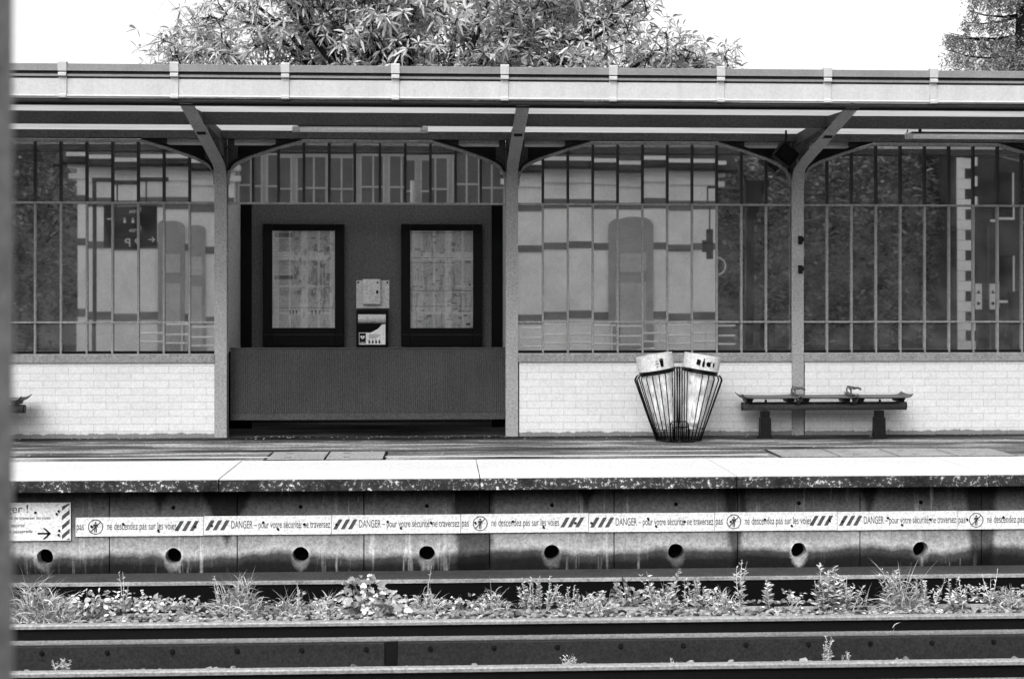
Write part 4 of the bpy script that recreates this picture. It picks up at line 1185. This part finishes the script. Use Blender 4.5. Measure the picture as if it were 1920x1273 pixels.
# ---------------------------------------------------------------- trees behind the shelter
def rosette(b, c, axis, L, n):
    axis = axis.normalized(); a0 = random.uniform(0, 6.3)
    e1 = axis.cross(Vector((.3,.2,.9))).normalized(); e2 = axis.cross(e1).normalized()
    for k_ in range(n):
        a = a0 + 2.4*k_; r = e1*math.cos(a) + e2*math.sin(a)
        d = (r*random.uniform(.5,1.1) + axis*random.uniform(-.3,.8) + rv(random.uniform(-.6,.6))*.45).normalized()
        l = L*random.uniform(.5,1.35); w = l*random.uniform(.16,.25)
        s = d.cross(axis).normalized(); p = c + d*.02; vs = []
        for u, ww in ((0,.15),(.3,.9),(.6,.95),(.85,.5),(1,.04)):
            q = p + d*l*u - Vector((0,0,1))*l*.32*u*u
            vs += [q - s*w*ww/2, q + s*w*ww/2]
        b.add(vs, [(2*i,2*i+1,2*i+3,2*i+2) for i in range(4)])
TY = 22.5
tree = empty('chestnut_tree', (X_at(800, TY), TY, 0), 'large sweet chestnut tree with long pale leaves rising behind the shelter roof', 'tree')
tx = tree.location.x
tb = MB(); lf = MB()
tb.tube([(0,0,0),(.05,0,1.5),(-.05,.05,3.0),(.02,0,4.4)], [.28,.24,.2,.17], 12, False)
# crown outline as half widths by height (metres, relative to trunk)
def crown_span(z):
    # left edge and right edge, seen behind the roof and rising out of the picture
    pts_ = [(4.2,-4.0,4.6),(5.0,-4.1,5.2),(5.35,-4.0,5.0),(5.75,-3.8,4.0),(6.0,-3.55,3.55),(6.4,-3.5,3.6),(7.2,-3.2,3.6),(8.2,-2.4,3.0),(9.2,-1.0,1.6)]
    for (z0,l0,r0),(z1,l1,r1) in zip(pts_, pts_[1:]):
        if z0 <= z <= z1:
            u = (z-z0)/(z1-z0); return l0+(l1-l0)*u, r0+(r1-r0)*u
    return -1, 1
ends = []
tries = 0
while len(ends) < 950:
    z = random.uniform(4.3, 9.1) if random.random() < .35 else random.uniform(4.7, 6.7)
    l, r_ = crown_span(z); x = random.uniform(l, r_); y = random.uniform(-1.7, 1.9)
    rx = (x - (l+r_)/2)/((r_-l)/2); 
    if rx*rx + (y/2.3)**2 > 1: continue
    if noise.noise(Vector((x*.9+3, y*.9, z*1.1))) < -.22: continue
    ends.append(Vector((x, y, z)))
for _ in range(34): ends.append(Vector((random.uniform(-4.15, -3.1), random.uniform(-1, 1), random.uniform(4.7, 5.75))))
for _ in range(36): ends.append(Vector((random.uniform(3.3, 4.75), random.uniform(-1, 1), random.uniform(4.7, 5.55))))
limbs = []
for k_ in range(18):
    e = Vector((-3.6 + 7.4*k_/17, random.uniform(-1,1), random.uniform(5.3, 7.4)))
    s = Vector((.02, 0, random.uniform(3.2, 4.4))); m1 = s.lerp(e, .4) + Vector((0,0,-.15)) + rv()*.15; m2 = s.lerp(e, .75) + rv()*.2
    tb.tube([s, m1, m2, e], [.085,.06,.038,.018], 7, False); limbs += [m1, m2, m1.lerp(m2,.5), m2.lerp(e,.5), e]
ends.sort(key=lambda q: (q - Vector((0, 0, 4.4))).length)
for e in ends:
    n0 = min(limbs, key=lambda q: (q-e).length); mid = n0.lerp(e,.5) + rv()*.08 + Vector((0,0,.05))
    tb.tube([n0, mid, e], [.014,.010,.007], 4, False); limbs.append(e)
    for q in range(6):
        c = e + Vector((random.gauss(0,.17), random.gauss(0,.17), random.gauss(0,.15)))
        tb.tube([e - (e-mid)*.3, c], [.005,.003], 3, False)
        rosette(lf, c, (c - e)*2 + (e - Vector((0,0,5)))*.25 + Vector((0,0,.35)), .155, random.randint(7,11))
tb.build('trunk', M['bark'], tree); lf.build('crown', M['tree_leaf'], tree)

def conifer(px, y, label):
    t = empty('conifer', (X_at(px, y), y, 0), label, 'tree', 'dark trees at the right')
    tb, lf = MB(), MB(); tb.tube([(0,0,0),(0,0,5),(0,0,11)], [.25,.18,.05], 10, False)
    z = 3.5
    while z < 10.5:
        L = 2.1 * (1 - (z-3.5)/9)
        for k_ in range(5):
            a = random.uniform(0, 6.3) if k_ else math.pi + random.uniform(-.3,.3)
            d = Vector((math.cos(a), math.sin(a), 0)); l = L*random.uniform(.75,1.1); pts_ = []
            for u in (0,.35,.7,1): pts_.append(Vector((0,0,z)) + d*l*u + Vector((0,0,-.28*l*u + .30*l*u*u)))
            tb.tube(pts_, [.035,.025,.015,.006], 5, False)
            for q in range(int(l*(38 if z < 7.6 else 12))):
                u = random.uniform(.12,1); i = min(2,int(u*3)); c = pts_[i].lerp(pts_[i+1], u*3-i) + d.cross(Vector((0,0,1)))*random.gauss(0,.12)
                ln = random.uniform(.12,.38)
                for w_ in range(int(ln*90)):
                    p = c + Vector((random.gauss(0,.025), random.gauss(0,.025), -ln*random.random()))
                    leafpoly(lf, p, rv(-.8), rv(.5), random.uniform(.035,.07), .020, 'needle')
        z += .36
    tb.build('trunk', M['bark'], t); lf.build('crown', M['needle'], t)
conifer(1920, 25.0, 'dark conifer with drooping branches at the top right')
def bush_tree(x, y, z0, rx, ry, rz, n, m, label, L=.09, name='tree', grp=None, blob=7):
    t = empty(name, (x, y, 0), label, 'tree', grp)
    tb, lf = MB(), MB(); tb.tube([(0,0,0),(.05,0,z0*.5),(0,0,z0)], [.2,.16,.1], 8, False)
    cs = []
    for _ in range(blob*9):
        v = Vector((random.gauss(0,1), random.gauss(0,1), random.gauss(0,1))).normalized() * random.uniform(.55, .95)
        cs.append(Vector((v.x*rx, v.y*ry, z0 + v.z*rz)))
    for c in cs[::3]: tb.tube([(0,0,z0*.6), c*.5 + Vector((0,0,z0*.35)), c], [.05,.03,.012], 5, False)
    for _ in range(n):
        c = random.choice(cs); p = c + Vector((random.gauss(0,.16*rx), random.gauss(0,.16*ry), random.gauss(0,.16*rz)))
        leafpoly(lf, p, rv(random.uniform(-.6,.5)), Vector((random.uniform(-.6,.6),random.uniform(-.6,.6),1)), L*random.uniform(.6,1.3), L*.55, 'round')
    tb.build('trunk', M['bark'], t); lf.build('crown', M[m], t)
bush_tree(X_at(1925, 23.5), 23.5, 4.7, 1.05, 1.0, 1.35, 15000, 'needle', 'rounded dense small leaved tree in front of the conifer at the top right', .06, 'evergreen_tree', 'dark trees at the right', 8)

# ---------------------------------------------------------------- the side the camera stands on (seen mirrored in the glazing)
MYR = 2*WY
def XM(px, Y): return X_at(px, MYR - Y)
def ZM(py, X, Y): return EYE - (py-565) * (X*SN + (MYR-Y)*CS) / F
FY = -8.0
hb = empty('station_building', (0, FY, 0), 'white rendered station building with arched doors behind the camera, mirrored in the glazing', 'station building')
hb.location = (0, 0, 0)
bx0, bx1 = XM(140, FY), XM(1350, FY); cx0, cx1 = XM(440, FY), XM(955, FY)
zz = lambda py: ZM(py, 0, FY)
b = MB(); b.box(bx0, cx0, FY - 6, FY, 0, 5.4); b.box(cx1, bx1, FY - 6, FY, 0, 5.4); b.build('wall', M['facade'], hb)
b = MB(); b.box(cx0 + .001, cx1 - .001, FY - 6, FY - .4, 0, 6.2); b.build('veranda_wall', M['veranda'], hb)
def relief(x0, x1, z0, z1, m, nm, pr=.03):
    b = MB(); b.box(x0, x1, FY + .002, FY + pr, z0, z1); b.build(nm, M[m], hb)
for (a, c) in ((bx0, cx0), (cx1, bx1)):
    relief(a, c, zz(601), zz(586), 'facade_band', 'plinth_band'); relief(a, c, zz(469), zz(456), 'facade_band', 'string_course')
    relief(a, c, zz(392), zz(375), 'facade_band', 'frieze')
    for i, py in enumerate((345, 326, 308)): 
        b = MB(); b.box(a - .2, c + .2, FY + .002, FY + .15 + .12*i, zz(py), zz(py - 10)); b.build('cornice', M['facade'], hb)
for px0, px1 in ((298, 345), (352, 388), (1145, 1222)):
    a, c = XM(px0, FY), XM(px1, FY); w = (c-a)/2; zc = zz(425)
    pl_ = [(a, .05), (c, .05)] + [((a+c)/2 + w*math.cos(R(q)), zc + w*.5*math.sin(R(q))) for q in range(0, 181, 15)]
    b = MB(); b.prism(pl_, FY + .032, FY + .07, 'Y'); dr = b.build('door', M['door_paint'], hb)
    b = MB(); b.box(a + w*.35, c - w*.35, FY + .071, FY + .09, zz(510), zz(475)); b.box(a + w*.35, c - w*.35, FY + .071, FY + .09, .4, zz(530)); b.build('door_panel', M['veranda'], dr)
# glazed centre
for i in range(9):
    a = cx0 + (cx1-cx0)*i/9; c = cx0 + (cx1-cx0)*(i+1)/9
    for z0, z1 in ((.4, 2.9), (3.1, 5.9)):
        b = MB(); b.box(a + .06, c - .06, FY - .395, FY - .36, z0, z1); wd = b.build('window', M['dark_glass'], hb)
        b = MB()
        for u in (a + .08, (a+c)/2, c - .08): b.box(u - .025, u + .025, FY - .359, FY - .33, z0, z1)
        for q in range(4): zq = z0 + (z1-z0)*q/3; b.box(a + .06, c - .06, FY - .325, FY - .30, zq - .025, zq + .025)
        b.build('window_frame', M['veranda'], wd)
b = MB(); b.prism([(FY + .6, 5.4), (FY - 3, 8.2), (FY - 6.6, 5.4), (FY - 6.6, 5.5), (FY - 3, 8.35), (FY + .6, 5.5)], bx0 - .5, cx0); b.prism([(FY + .6, 5.4), (FY - 3, 8.2), (FY - 6.6, 5.4), (FY - 6.6, 5.5), (FY - 3, 8.35), (FY + .6, 5.5)], cx1, bx1 + .5)
b.prism([(FY, 6.2), (FY - 3, 9.0), (FY - 6, 6.2)], cx0 - .2, cx1 + .2); b.build('roof', M['roof_tile'], hb)
# barriers
for p0, p1, lab in ((975, 1385, 'white tube barrier on the near platform, mirrored under the right windows'), (250, 402, 'white tube barrier on the near platform, mirrored under the left windows')):
    a, c = XM(p0, -3), XM(p1, -3); b = MB()
    for z in (.5, .72, .98): b.tube([(a, -3, z), (c, -3, z + .02)], .022, 8)
    x = a
    while x <= c: b.tube([(x, -3, 0), (x, -3, 1.0)], .022, 8); x += 1.2
    tag(b.build('barrier', M['white_metal']), lab, 'barrier', 'barriers on the near platform')
# canopy column with its brace, and wayfinding sign
t = empty('platform_column', (XM(1407, -1.6), -1.6, 0), 'black iron column with a curved bracket on the near platform, mirrored in the glazing', 'column')
b = MB(); b.box(-.1, .1, -.1, .1, 0, 4.6); b.build('shaft', M['black'], t)
b = MB(); b.prism([(.101, 3.6), (.35, 4.2), (.5, 4.6), (.101, 4.6)], -.05, .05, 'Y'); b.build('bracket', M['black'], t)
SX = XM(244, -1.5); t = empty('wayfinding_sign', (SX, -1.5, 0), 'dark hanging wayfinding sign with white arrows, seen mirrored in the left windows', 'wayfinding sign')
zt_, zb_ = ZM(386, SX, -1.5), ZM(466, SX, -1.5)
b = MB(); b.box(-.62, .66, -.05, .05, zb_, zt_); pl = b.build('sign_board', M['black'], t, .005)
b = MB(); b.tube([(-.4, 0, zt_), (-.4, 0, 4.5)], .02, 8); b.tube([(.4, 0, zt_), (.4, 0, 4.5)], .02, 8); b.box(-.9, .9, -.04, .04, 4.5, 4.6)
b.tube([(-.85, 0, 0), (-.85, 0, 4.55)], .05, 10); b.build('hanger', M['paint_dark'], t)
lettering('Sortie', .14, M['white_metal'], pl, .30, .05, zt_ - .16, 1.1, face=1)
lettering('Sortie', .14, M['white_metal'], pl, .30, .05, zt_ - .62, 1.1, face=1)
lettering('P P', .28, M['white_metal'], pl, .22, .05, zb_ + .07, 1.1, face=1)
b = MB()
for cx, s in ((.56, -1), (-.52, 1)):
    pass
az = zt_ - .35
b.box(-.54, -.42, .0505, .053, az - .012, az + .012); b.prism([(-.54, az - .012), (-.50, az - .06), (-.48, az - .06), (-.515, az), (-.48, az + .06), (-.50, az + .06)], .0531, .055, 'Y') if False else None
b.prism([(.60, zb_ + .2), (.54, zb_ + .26), (.56, zb_ + .27), (.63, zb_ + .2), (.56, zb_ + .13), (.54, zb_ + .14)], .0505, .054, 'Y'); b.box(.46, .60, .0505, .053, zb_ + .19, zb_ + .21)
for k_ in range(3):
    u = .22 - k_*.2; b.cyl((u, .0505, az + .055), .018, .003, 'Y', 10); b.prism([(u-.035, az-.05), (u+.035, az-.05), (u+.02, az+.03), (u-.02, az+.03)], .0505, .0535, 'Y')
b.build('arrows', M['white_metal'], pl)
# dark wooded side and brick house
for i, (px, Y, rx, rz, z0) in enumerate(((60, -13, 3.2, 3.8, 4.6), (-60, -12, 3, 4, 4.4), (1440, -13, 2.6, 3.6, 4.2), (1560, -14, 3.2, 4.2, 4.6), (1680, -13, 2.8, 3.8, 4.2), (1930, -12, 2.4, 3.2, 4.2), (2040, -15, 3, 4, 4.5))):
    bush_tree(XM(px, Y), Y, z0, rx, 2.0, rz, 9500, 'dark_leaf', ['dark leafy tree behind the near platform, mirrored in the left windows', 'dark leafy tree beyond the left end of the station building', 'dark tree just right of the station building', 'tall dark tree mirrored beside the right post', 'dark tree mirrored in the middle of the right windows', 'dark tree right of the brick house', 'dark tree at the far right behind the near platform'][i], .24, 'tree', 'dark trees behind the near platform', 7)
b = MB(); n = 120
for i in range(n + 1):
    x = -60 + 120*i/n
    h = 9.0 + 1.5*noise.noise(Vector((x*.12, 0, 0))) + .5*noise.noise(Vector((x*.6, 3, 0)))
    for y, z in ((-17.5, -.03), (-18, h*.55), (-19.5, h), (-22, h*.8), (-24, -.03)): b.v.append((x, y + .6*noise.noise(Vector((x*.5, z, 9))), z))
for i in range(n):
    for j in range(4): a = i*5+j; b.f.append((a, a+5, a+6, a+1))
o = b.build('wooded_bank', M['dark_leaf'], None, 0, True); tag(o, 'dark wooded bank closing the view behind the near platform', 'wood', None, 'stuff')
hx = XM(1835, -10); t = empty('brick_house', (hx, -10, 0), 'dark brick house with white quoins mirrored in the right hand windows', 'house')
b = MB(); b.box(-.6, 2.6, -4, 0, 0, 6.5); b.build('wall', M['brick_dark'], t)
b = MB(); 
for k_ in range(20): b.box(-.61, -.36 if k_ % 2 else -.06, .002, .03, .1 + k_*.32, .1 + k_*.32 + .31)
b.build('quoins', M['facade'], t)
b = MB(); b.prism([(-.9, 6.51), (2.9, 6.51), (1, 8.4)], -4.2, .2, 'Y'); b.build('roof', M['roof_tile'], t)
for x in (.5, 1.5):
    for z in (1.6, 4.2):
        b = MB(); b.box(x, x + .55, .002, .02, z, z + 1.4); w_ = b.build('window', M['black'], t)
        b = MB(); b.box(x - .05, x + .6, .021, .05, z - .07, z); b.box(x + .56, x + .6, .021, .05, z + .001, z + 1.4); b.build('window_sill', M['facade'], w_)

py_ = -3.2; X_ = XM(1325, py_); Zq = lambda py, Y=-3.2: ZM(py, X_, Y)
t = empty('projecting_sign', (X_, py_, 0), 'narrow dark cross shaped sign hanging over the near platform, mirrored right of centre', 'hanging sign')
b = MB(); b.box(-.085, .085, -.05, .05, Zq(487), Zq(431)); b.box(-.20, -.086, -.04, .04, Zq(474), Zq(452)); b.build('sign_box', M['paint_dark'], t)
b = MB(); b.tube([(0, 0, Zq(431)), (0, 0, 4.6)], .02, 8); b.tube([(0, 0, 4.6), (1.15, 0, 4.6), (1.15, 0, 0)], .045, 8); b.build('hanger', M['paint_dark'], t)
for pxs, Ys in ((1839, -2.2), (1866, -2.6)):
    Xs = XM(pxs, Ys); zs = lambda py: ZM(py, Xs, Ys)
    t = empty('safety_notice', (Xs, Ys, 0), 'white safety notice with warning triangle on a near platform post, %s of the mirrored pair' % ('left' if pxs < 1850 else 'right'), 'notice', 'white notices on near platform posts')
    b = MB(); b.box(-.10, .10, -.08, -.003, 0, 3.6); b.build('post', M['paint_dark'], t)
    b = MB(); b.box(-.085, .085, .0, .01, zs(578), zs(530)); pl = b.build('notice_plate', M['white_metal'], t)
    zm = zs(545); b = MB(); b.prism([(-.06, zm - .05), (.06, zm - .05), (0, zm + .05)], .0105, .013, 'Y'); b.cyl((0, .0105, zs(567)), .045, .003, 'Y', 20); b.build('pictogram', M['black'], pl)
Xs = XM(1915, -3); t = empty('timetable_board', (Xs, -3, 0), 'black free standing board on the near platform, mirrored at the right edge', 'board')
b = MB(); b.box(-.36, .5, -.06, .06, ZM(618, Xs, -3), ZM(548, Xs, -3)); b.build('board', M['black'], t)
b = MB(); b.box(-.30, -.24, -.05, .05, 0, ZM(619, Xs, -3)); b.build('leg', M['black'], t); b = MB(); b.box(.38, .44, -.05, .05, 0, ZM(619, Xs, -3)); b.build('leg', M['black'], t)
Xs = XM(1350, -2.4); t = empty('round_sign', (Xs, -2.4, 0), 'thin white ring sign on a slim pole, mirrored at the corner of the station building', 'round sign')
b = MB(); b.ring(0, ZM(498, Xs, -2.4), .03, .20, .235, 32, .01); b.build('ring', M['white_metal'], t); b = MB(); b.tube([(0, 0, 0), (0, 0, 3.0)], .03, 8); b.build('pole', M['paint_dark'], t)
# near pole, out of focus at the left edge
d_ = 1.45; lat = -.646
t = empty('pole', (d_*SN + lat*CS, d_*CS - lat*SN, 0), 'thick grey concrete pole right beside the camera, blurred along the left edge', 'pole')
b = MB(); b.tube([(0,0,0),(0,0,1.5),(0,0,3),(0,0,4.4)], .13, 48); b.build('shaft', M['concrete_near'], t, 0, True)
b = MB(); b.cyl((0,0,.001), .19, .03, 'Z', 32); b.build('base_plate', M['darkmetal'], t)
